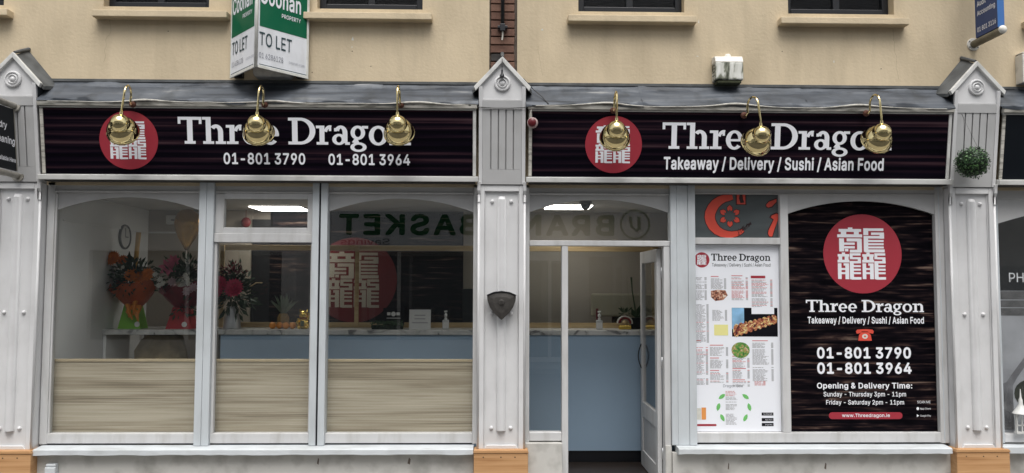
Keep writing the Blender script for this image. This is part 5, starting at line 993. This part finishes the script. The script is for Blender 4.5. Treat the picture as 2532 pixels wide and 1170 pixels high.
# ---- flowers
def leaves(mb, c, n, rad, size, up=.4, sq=1.):
    for k in range(n):
        d = Vector((random.gauss(0, 1), random.gauss(0, 1), random.gauss(up, .7))).normalized(); p = Vector(c)+d*random.uniform(.15, 1)*rad; p.z = c[2]+(p.z-c[2])*sq
        a = (d+Vector((random.gauss(0, .4), random.gauss(0, .4), random.gauss(0, .4)))).normalized(); b = a.orthogonal().normalized(); b.rotate(Matrix.Rotation(random.uniform(0, 6.28), 3, a)); s = size*random.uniform(.6, 1.3)
        mb.add([p, p+a*s*.5+b*s*.16, p+a*s, p+a*s*.5-b*s*.16], [(0, 1, 2, 3)])
    return mb
def bloom(c, r, m, parent, petals=16, layers=3, tilt=.5, center=None):
    q = MB(); c = Vector(c); ax = Vector((random.uniform(-.3, .3), -1, .35)).normalized(); a0 = ax.orthogonal().normalized(); b0 = ax.cross(a0)
    for l in range(layers):
        rl = r*(1-l*.24)
        for k in range(petals-l*2):
            t = 2*math.pi*(k+l*.5)/(petals-l*2); d = a0*math.cos(t)+b0*math.sin(t); e = ax.cross(d); dd = (d+ax*(tilt*.3+l*.35)).normalized(); w_ = rl*.24
            p0 = c+ax*.004*l
            q.add([p0, p0+dd*rl*.55-e*w_, p0+dd*rl, p0+dd*rl*.55+e*w_], [(0, 1, 2, 3)])
    f = q.build('flower', m, parent)
    if center: MB().ball(c+ax*r*.12, r*.2, 8, 6).build('flower_centre', center, f)
    return f
def bag_box(x, y, z, w0, w1, h, m, parent):
    b = MB(); vs = [(x+sx*w, y+sy*w*.8, z+hh) for w, hh in ((w0, 0), (w1, h)) for sx, sy in ((-1, -1), (1, -1), (1, 1), (-1, 1))]
    return b.add(vs, [(3, 2, 1, 0), (0, 1, 5, 4), (1, 2, 6, 5), (2, 3, 7, 6), (3, 0, 4, 7)]).build('gift_box', m, parent, .002)
def wrap(x, y, z0, z1, r0, r1, m, parent, n=22, hgt=.05):
    q = MB(); vs = []
    for j in range(5):
        f = j/4; r_ = r0+(r1-r0)*f**.8
        for k in range(n):
            a = 2*math.pi*k/n; zz = z0+(z1-z0)*f+(hgt*math.sin(2.5*a+1)+.03*math.sin(6*a))*f**2; rr = r_*(1+.08*f*math.sin(7*a)+random.uniform(-.03, .03))
            vs.append((x+rr*math.cos(a), y+rr*.75*math.sin(a), zz))
    return q.add(vs, [(j*n+k, j*n+(k+1) % n, (j+1)*n+(k+1) % n, (j+1)*n+k) for j in range(4) for k in range(n)]).build('paper_wrap', m, parent)
f1 = thing('flower_arrangement', 'orange flowers in orange wrap and green box on the left shelf', 'flowers', (-3.65, 1.2, 1.384), 'flower arrangements')
bag_box(-3.655, 1.2, 1.384, .115, .07, .24, 'paper_green', f1); wrap(-3.645, 1.2, 1.59, 1.83, .06, .255, 'paper_orange', f1)
MB().lathe([(0, .002), (.026, .001), (.027, 0)], (-3.575, 1.108, 1.43), (0, -1, 0), 16).build('sticker', 'sticker_white', f1)
for k in range(5): a = k*1.3; MB().tube([(-3.63, 1.10, 1.62), (-3.60+.07*math.cos(a), 1.07, 1.60+.06*math.sin(a)), (-3.585+.05*math.cos(a+.5), 1.06, 1.54-.02*k)], [.016, .026, .006], 6).build('ribbon', 'ribbon_orange', f1)
leaves(leaves(MB(), (-3.66, 1.2, 1.90), 420, .23, .08, .5, .8), (-3.66, 1.2, 1.82), 200, .24, .07, 0, .5).build('foliage', 'leaf_dark', f1, kind='stuff')
bloom((-3.83, 1.10, 2.09), .085, 'petal_orange', f1, 18, 3); bloom((-3.745, 1.13, 2.075), .06, 'petal_orange', f1, 16, 3)
for dx, dz in ((0, 0), (-.09, .02), (.07, .03)): bloom((-3.54+dx, 1.07, 1.90+dz), .075, 'petal_orange', f1, 14, 3)
for x, z in ((-3.80, 1.98), (-3.72, 2.0), (-3.70, 1.93)): bloom((x, 1.08, z), .022, 'petal_white', f1, 8, 2)
MB().tube([(-3.66, 1.2, 1.85), (-3.625, 1.2, 2.36)], [.02, .026], 6).build('bamboo_stick', 'yellow_wood', f1)
MB().prism([(-3.77, 1.95), (-3.69, 1.95), (-3.705, 2.10), (-3.73, 2.17), (-3.755, 2.10)], -1.24, -1.235, T0).build('broad_leaf', 'leaf_dark', f1)
f2 = thing('flower_arrangement', 'pink and white flowers in maroon wrap and red box beside the first mullion', 'flowers', (-3.15, 1.2, 1.384), 'flower arrangements')
bag_box(-3.16, 1.2, 1.384, .13, .075, .22, 'paper_red', f2); wrap(-3.14, 1.2, 1.57, 1.80, .065, .25, 'paper_maroon', f2)
MB().lathe([(0, .002), (.026, .001), (.027, 0)], (-3.10, 1.094, 1.43), (0, -1, 0), 16).build('sticker', 'sticker_white', f2)
leaves(leaves(MB(), (-3.14, 1.2, 1.90), 420, .24, .08, .6, .9), (-3.14, 1.15, 1.62), 90, .13, .07, -.6).build('foliage', 'leaf_dark', f2, kind='stuff')
for dx, dz, r_ in ((0, 0, .10), (.05, .07, .07)): bloom((-3.265+dx, 1.07, 2.00+dz), r_, 'petal_pink', f2, 7, 2, .5)
for x, z in ((-3.33, 1.88), (-3.30, 1.84), (-3.34, 1.82), (-3.08, 1.92), (-3.06, 1.88), (-3.05, 1.84), (-3.10, 1.85), (-3.12, 1.81), (-3.38, 1.93), (-3.09, 1.80)): bloom((x, 1.04, z), .034, 'petal_white', f2, 9, 3)
for x, z in ((-3.21, 1.86), (-3.06, 1.76), (-3.0, 1.80)): bloom((x, 1.04, z), .055, 'petal_blush', f2, 9, 3)
bl = thing('foil_balloon', 'gold foil balloon on a stick above the pink flowers', 'balloon', (-3.14, 1.22, 1.9))
q = MB(); prof = [(0.0, 0), (.02, .01), (.045, .06), (.09, .13), (.125, .22), (.135, .29), (.115, .37), (.06, .42), (0, .43)]
vs = []
for j, (r_, t) in enumerate(prof):
    for k in range(24): a = 2*math.pi*k/24; vs.append((-3.145+r_*math.cos(a)*(1+.03*math.sin(5*a)), 1.22+r_*.5*math.sin(a), 2.175+t))
q.add(vs, [(j*24+k, j*24+(k+1) % 24, (j+1)*24+(k+1) % 24, (j+1)*24+k) for j in range(8) for k in range(24)], True).build('balloon', 'foil_gold', bl); MB().tube([(-3.145, 1.22, 2.18), (-3.16, 1.22, 1.80)], .006, 6).build('stick', 'petal_white', bl)
f3 = thing('flower_jug', 'red flowers in a zinc jug at the counter end', 'flowers', (-2.655, 1.2, 1.384), 'flower arrangements')
MB().lathe([(0, 0), (.085, 0), (.088, .01), (.072, .09), (.052, .19), (.050, .205), (.057, .225), (.052, .225), (.044, .2), (.05, .03)], (-2.655, 1.2, 1.384), (0, 0, 1), 24).build('jug', 'zinc', f3)
leaves(leaves(leaves(MB(), (-2.65, 1.2, 1.78), 330, .19, .08, .4), (-2.65, 1.2, 1.70), 130, .20, .11, -.5), (-2.65, 1.2, 1.9), 60, .16, .06, 1.2).build('foliage', 'leaf_dark', f3, kind='stuff')
leaves(MB(), (-2.64, 1.15, 1.93), 130, .12, .045, 1.).build('sprigs', 'paper_maroon', f3)
for x, z, r_ in ((-2.585, 1.795, .105), (-2.735, 1.835, .095), (-2.765, 1.77, .08)): bloom((x, 1.0, z), r_, 'petal_red', f3, 20, 4)
tag(MB().tube([(-2.50, 1.2, 1.80), (-2.42, 1.2, 1.85), (-2.36, 1.2, 1.85)], .006, 6).build('dried_twig', 'pine_rough'), 'thin dried twig reaching right out of the flower jug', 'twig')
# ---- counter things
for i, x in enumerate((-2.235, -2.168, -2.10, -2.035)):
    tag(MB().ball((x, 1.15+(.02 if i % 2 else 0), 1.384+.034), .034, 16, 12).build('orange', 'orange_fruit'), ['leftmost orange of the row on the counter', 'second orange from the left on the counter', 'third orange from the left on the counter', 'orange nearest the golden cat on the counter'][i], 'orange', 'oranges on the counter')
pf = thing('pineapple', 'pineapple with green crown behind the oranges', 'pineapple', (-2.16, 1.28, 1.384)); MB().lathe([(0, 0), (.045, .005), (.06, .05), (.058, .11), (.04, .15), (0, .155)], (-2.16, 1.28, 1.384), (0, 0, 1), 14).build('fruit', 'pine_fruit', pf)
q = MB()
for k in range(46):
    a = k*2.4; t = R(8+44*random.random()); L = random.uniform(.13, .23); d = Vector((math.sin(t)*math.cos(a), math.sin(t)*math.sin(a), math.cos(t))); e = d.orthogonal().normalized(); p = Vector((-2.16, 1.28, 1.525)); q.add([p-e*.012, p+d*L*.5-e*.012+Vector((0, 0, .01)), p+d*L, p+d*L*.5+e*.012+Vector((0, 0, .01)), p+e*.012], [(0, 1, 2, 3, 4)])
q.build('crown', 'pine_leaf', pf)
ct_ = thing('lucky_cat', 'shiny golden beckoning cat figurine on the counter', 'figurine', (-1.922, 1.15, 1.384)); cx, cy, cz = -1.922, 1.15, 1.384
MB().ball((cx, cy, cz+.058), .058, 16, 12, (1, .85, 1.05)).ball((cx, cy-.005, cz+.142), .044, 16, 12, (1.08, .9, .95)).ball((cx-.035, cy-.035, cz+.022), .022, 10, 8).ball((cx+.035, cy-.035, cz+.022), .022, 10, 8).tube([(cx+.045, cy-.01, cz+.10), (cx+.066, cy-.02, cz+.13), (cx+.064, cy-.025, cz+.165)], [.016, .015, .018], 8).tube([(cx-.045, cy-.02, cz+.10), (cx-.052, cy-.045, cz+.07), (cx-.03, cy-.058, cz+.05)], [.016, .014, .014], 8).build('body', 'gold', ct_)
for s in (-1, 1): MB().lathe([(.016, 0), (.010, .018), (0, .034)], (cx+s*.028, cy, cz+.172), (s*.3, 0, 1), 8).build('ear', 'gold', ct_); MB().ball((cx+s*.016, cy-.042, cz+.148), .0055, 8, 6).build('eye', 'window_black', ct_)
MB().lathe([(.036, 0), (.040, .004), (.036, .008)], (cx, cy-.003, cz+.106), (0, 0, 1), 14).build('collar', 'panel_red', ct_); MB().prism([(cx-.018, cz+.03), (cx+.018, cz+.03), (cx+.018, cz+.085), (cx-.018, cz+.085)], -1.098, -1.088, T0).build('coin', 'leaf_olive', ct_)
bs = thing('card_stand', 'small black card sign with white crest behind the green planter', 'sign', (-1.02, 1.2, 1.384))
MB().box(-1.125, -.912, 1.20, 1.212, 1.42, 1.597).build('card', 'vinyl_black', bs, .002); Tc = FRONT(1.199)
MB().prism(arc(-1.02, 1.535, .024, .024, 0, 360, 16)[:-1], .0, .001, Tc).build('crest', 'sticker_white', bs); MB().prism([(-1.085, 1.522), (-1.05, 1.522), (-1.05, 1.552), (-1.085, 1.552)], 0, .001, Tc).prism([(-.99, 1.522), (-.955, 1.522), (-.955, 1.552), (-.99, 1.552)], 0, .001, Tc).prism([(-1.09, 1.490), (-.95, 1.490), (-.95, 1.496), (-1.09, 1.496)], 0, .001, Tc).build('crest_bars', 'sticker_white', bs)
pg = thing('green_planter', 'low artificial box hedge planter on the counter', 'planter', (-1.07, 1.13, 1.384)); box('tray', 'leaf_core', pg, (-1.225, -.915, 1.08, 1.18, 1.384, 1.425), .004)
q = MB()
for k in range(420):
    p = Vector((random.uniform(-1.228, -.912), random.uniform(1.065, 1.185), random.uniform(1.39, 1.463))); a = Vector((random.gauss(0, 1), random.gauss(-.5, 1), random.gauss(.5, 1))).normalized(); b = a.orthogonal().normalized(); s = .016; q.add([p, p+a*s*.6+b*s*.4, p+a*s*1.3, p+a*s*.6-b*s*.4], [(0, 1, 2, 3)])
q.build('leaves', 'box_leaf', pg, kind='stuff')
nb = thing('notice_card', 'white printed notice card standing on the counter', 'notice', (-.745, 1.15, 1.384)); MB().add([(-.854, 1.14, 1.384), (-.635, 1.14, 1.384), (-.635, 1.16, 1.582), (-.854, 1.16, 1.582), (-.854, 1.143, 1.384), (-.635, 1.143, 1.384), (-.635, 1.163, 1.582), (-.854, 1.163, 1.582)], [(0, 1, 2, 3), (7, 6, 5, 4), (0, 4, 5, 1), (1, 5, 6, 2), (2, 6, 7, 3), (3, 7, 4, 0)]).build('card', 'sticker_white', nb)
q = MB(); Tn = frame_T((0, 1.14, 1.384), (1, 0, 0), (0, .02, .198))
for a, b, z in ((-.80, -.69, .135), (-.80, -.69, .10), (-.825, -.665, .06)): q.prism([(a, z), (b, z), (b, z+.011), (a, z+.011)], .0005, .001, Tn)
q.build('print', 'print_grey', nb)
def sanit(x, y, label):
    t = thing('sanitiser_bottle', label, 'bottle', (x, y, 1.384), 'hand sanitiser bottles'); b = MB().box(x-.033, x+.033, y-.02, y+.02, 1.384, 1.48).build('body', 'bottle_clear', t, .008)
    MB().box(x-.026, x+.026, y-.0215, y-.0205, 1.395, 1.455).build('label', 'sticker_white', b)
    MB().tube([(x, y, 1.478), (x, y, 1.50)], .014, 10).tube([(x, y, 1.50), (x, y, 1.555)], .006, 8).tube([(x-.016, y, 1.562), (x+.016, y, 1.566)], .008, 8).ball((x, y, 1.525), .017, 10, 8, (1, 1, 1.2)).build('pump', 'sticker_white', t)
sanit(-.483, 1.15, 'pump bottle on the counter right of the notice card'); sanit(1.085, 1.15, 'pump bottle on the counter seen through the open doorway')
bw = thing('ribbon_ornament', 'small red and gold festive ornament on the counter by the door', 'ornament', (1.355, 1.2, 1.384))
MB().tube([(1.355+.058*math.cos(R(a)), 1.2, 1.45+.05*math.sin(R(a))) for a in range(-10, 191, 15)], .012, 8).build('arch', 'panel_red', bw); MB().tube([(1.355+.076*math.cos(R(a)), 1.2, 1.45+.066*math.sin(R(a))) for a in range(-10, 191, 15)], .008, 8).build('arch_rim', 'petal_white', bw); MB().ball((1.355, 1.19, 1.45), .03, 12, 8).build('centre', 'pine_rough', bw); box('base', 'gold', bw, (1.29, 1.42, 1.17, 1.23, 1.384, 1.425), .008); leaves(MB(), (1.355, 1.2, 1.54), 50, .06, .05, .8).build('sprig', 'leaf_dark', bw)
og = thing('orchid_pot', 'tall bare stemmed orchid in a dark pot by the door', 'plant', (1.49, 1.3, 1.384)); box('pot', 'counter_kick', og, (1.43, 1.56, 1.24, 1.36, 1.384, 1.50), .006)
MB().tube([(1.49, 1.3, 1.48), (1.475, 1.3, 1.62), (1.45, 1.3, 1.78), (1.44, 1.3, 1.92)], [.008, .007, .006, .010], 6).build('stem', 'leaf_dark', og)
for a, L in ((70, .17), (25, .13), (115, .12)): MB().prism([(1.49, 1.49), (1.49+L*.5*math.cos(R(a))-.03*math.sin(R(a)), 1.49+L*.5*math.sin(R(a))+.03*math.cos(R(a))), (1.49+L*math.cos(R(a)), 1.49+L*math.sin(R(a))), (1.49+L*.5*math.cos(R(a))+.025*math.sin(R(a)), 1.49+L*.5*math.sin(R(a))-.025*math.cos(R(a)))], -1.305, -1.295, T0).build('leaf', 'leaf_dark', og)
mo = thing('till_screen', 'cream backed till screen on the counter behind the open door', 'till', (1.32, 1.6, 1.384)); box('screen_back', 'monitor_cream', mo, (1.05, 1.62, 1.55, 1.60, 1.50, 1.745), .02); box('stand', 'window_black', mo, (1.05, 1.10, 1.56, 1.60, 1.575, 1.59) if False else (1.28, 1.38, 1.585, 1.63, 1.3835, 1.51), .004)
box('side_bracket', 'paper_maroon', mo, (1.10, 1.125, 1.53, 1.548, 1.40, 1.585), .002)

# ================================================================ shop across the street (seen in the glass)
ob = thing('opposite_shop', 'pale shop building across the street, mirrored in the windows', 'building', (0, -12.4, 0))
mb = MB(); wall_holes(mb, -15, 15, 0, 7.0, -12.4, -12.0-.08, [(-9.5, -5.0, .5, 2.6), (-4.2, -.3, .5, 2.6), (.8, 1.9, .1, 2.4), (2.6, 5.6, .5, 2.6), (7, 12, .5, 2.6)]+[(x, x+1.1, 4.7, 6.2) for x in (-12, -8.5, -5, -1.5, 2, 5.5, 9)])
mb.build('wall', 'opp_wall', ob)
MB().box(-15, 15, -20.2, -12.6, 0, 6.98).build('inner_wall', 'opp_dark', ob)
for a, b, c, d_ in [(-9.5, -5.0, .5, 2.6), (-4.2, -.3, .5, 2.6), (.8, 1.9, .1, 2.4), (2.6, 5.6, .5, 2.6), (7, 12, .5, 2.6)]+[(x, x+1.1, 4.7, 6.2) for x in (-12, -8.5, -5, -1.5, 2, 5.5, 9)]:
    w_ = MB().box(a, b, -12.28, -12.26, c, d_).build('window', 'opp_dark', ob); MB().box((a+b)/2-.04, (a+b)/2+.04, -12.258, -12.2, c, d_).build('glazing_bar', 'opp_wall', w_)
fb = MB().box(-5.2, 5.2, -12.078, -12.002, 2.72, 3.75).build('fascia', 'opp_fascia', ob)
TO = frame_T((0, -12.002, 0), (-1, 0, 0), (0, 0, 1))
text(MB(), 'BRAND BASKET', -2.87, 3.65, 2.985, 3.485, TO, .01, .03, 1.1).build('lettering', 'opp_green', fb)
text(MB(), 'Savings', 2.45, 3.6, 2.755, 2.90, TO, .01, .0).build('lettering', 'opp_dark', fb)
rg_ = MB(); A_ = arc(-3.37, 3.265, .36, .36, 0, 360, 40); B_ = arc(-3.37, 3.265, .32, .32, 0, 360, 40); rg_.strip(A_, B_, 0, .012, TO); rg_.strip([(-3.50, 3.45), (-3.50, 3.15), (-3.42, 3.08), (-3.25, 3.2), (-3.22, 3.45)], [(-3.43, 3.45), (-3.43, 3.18), (-3.40, 3.15), (-3.31, 3.22), (-3.29, 3.45)], .0, .012, TO).build('ring_logo', 'opp_green', fb)
MB().prism([(-20.5, 7.0), (-11.8, 7.0), (-16.2, 10.4)], -15.2, 15.2, lambda u, v, n: Vector((n, u, v))).build('roof', 'slate_roof', ob)

for o in list(bpy.data.objects):
    if '_o' in o: del o['_o']
S.render.engine = 'CYCLES'; S.cycles.max_bounces = 10; S.cycles.transparent_max_bounces = 16; S.cycles.glossy_bounces = 5; S.cycles.caustics_reflective = False; S.cycles.caustics_refractive = False
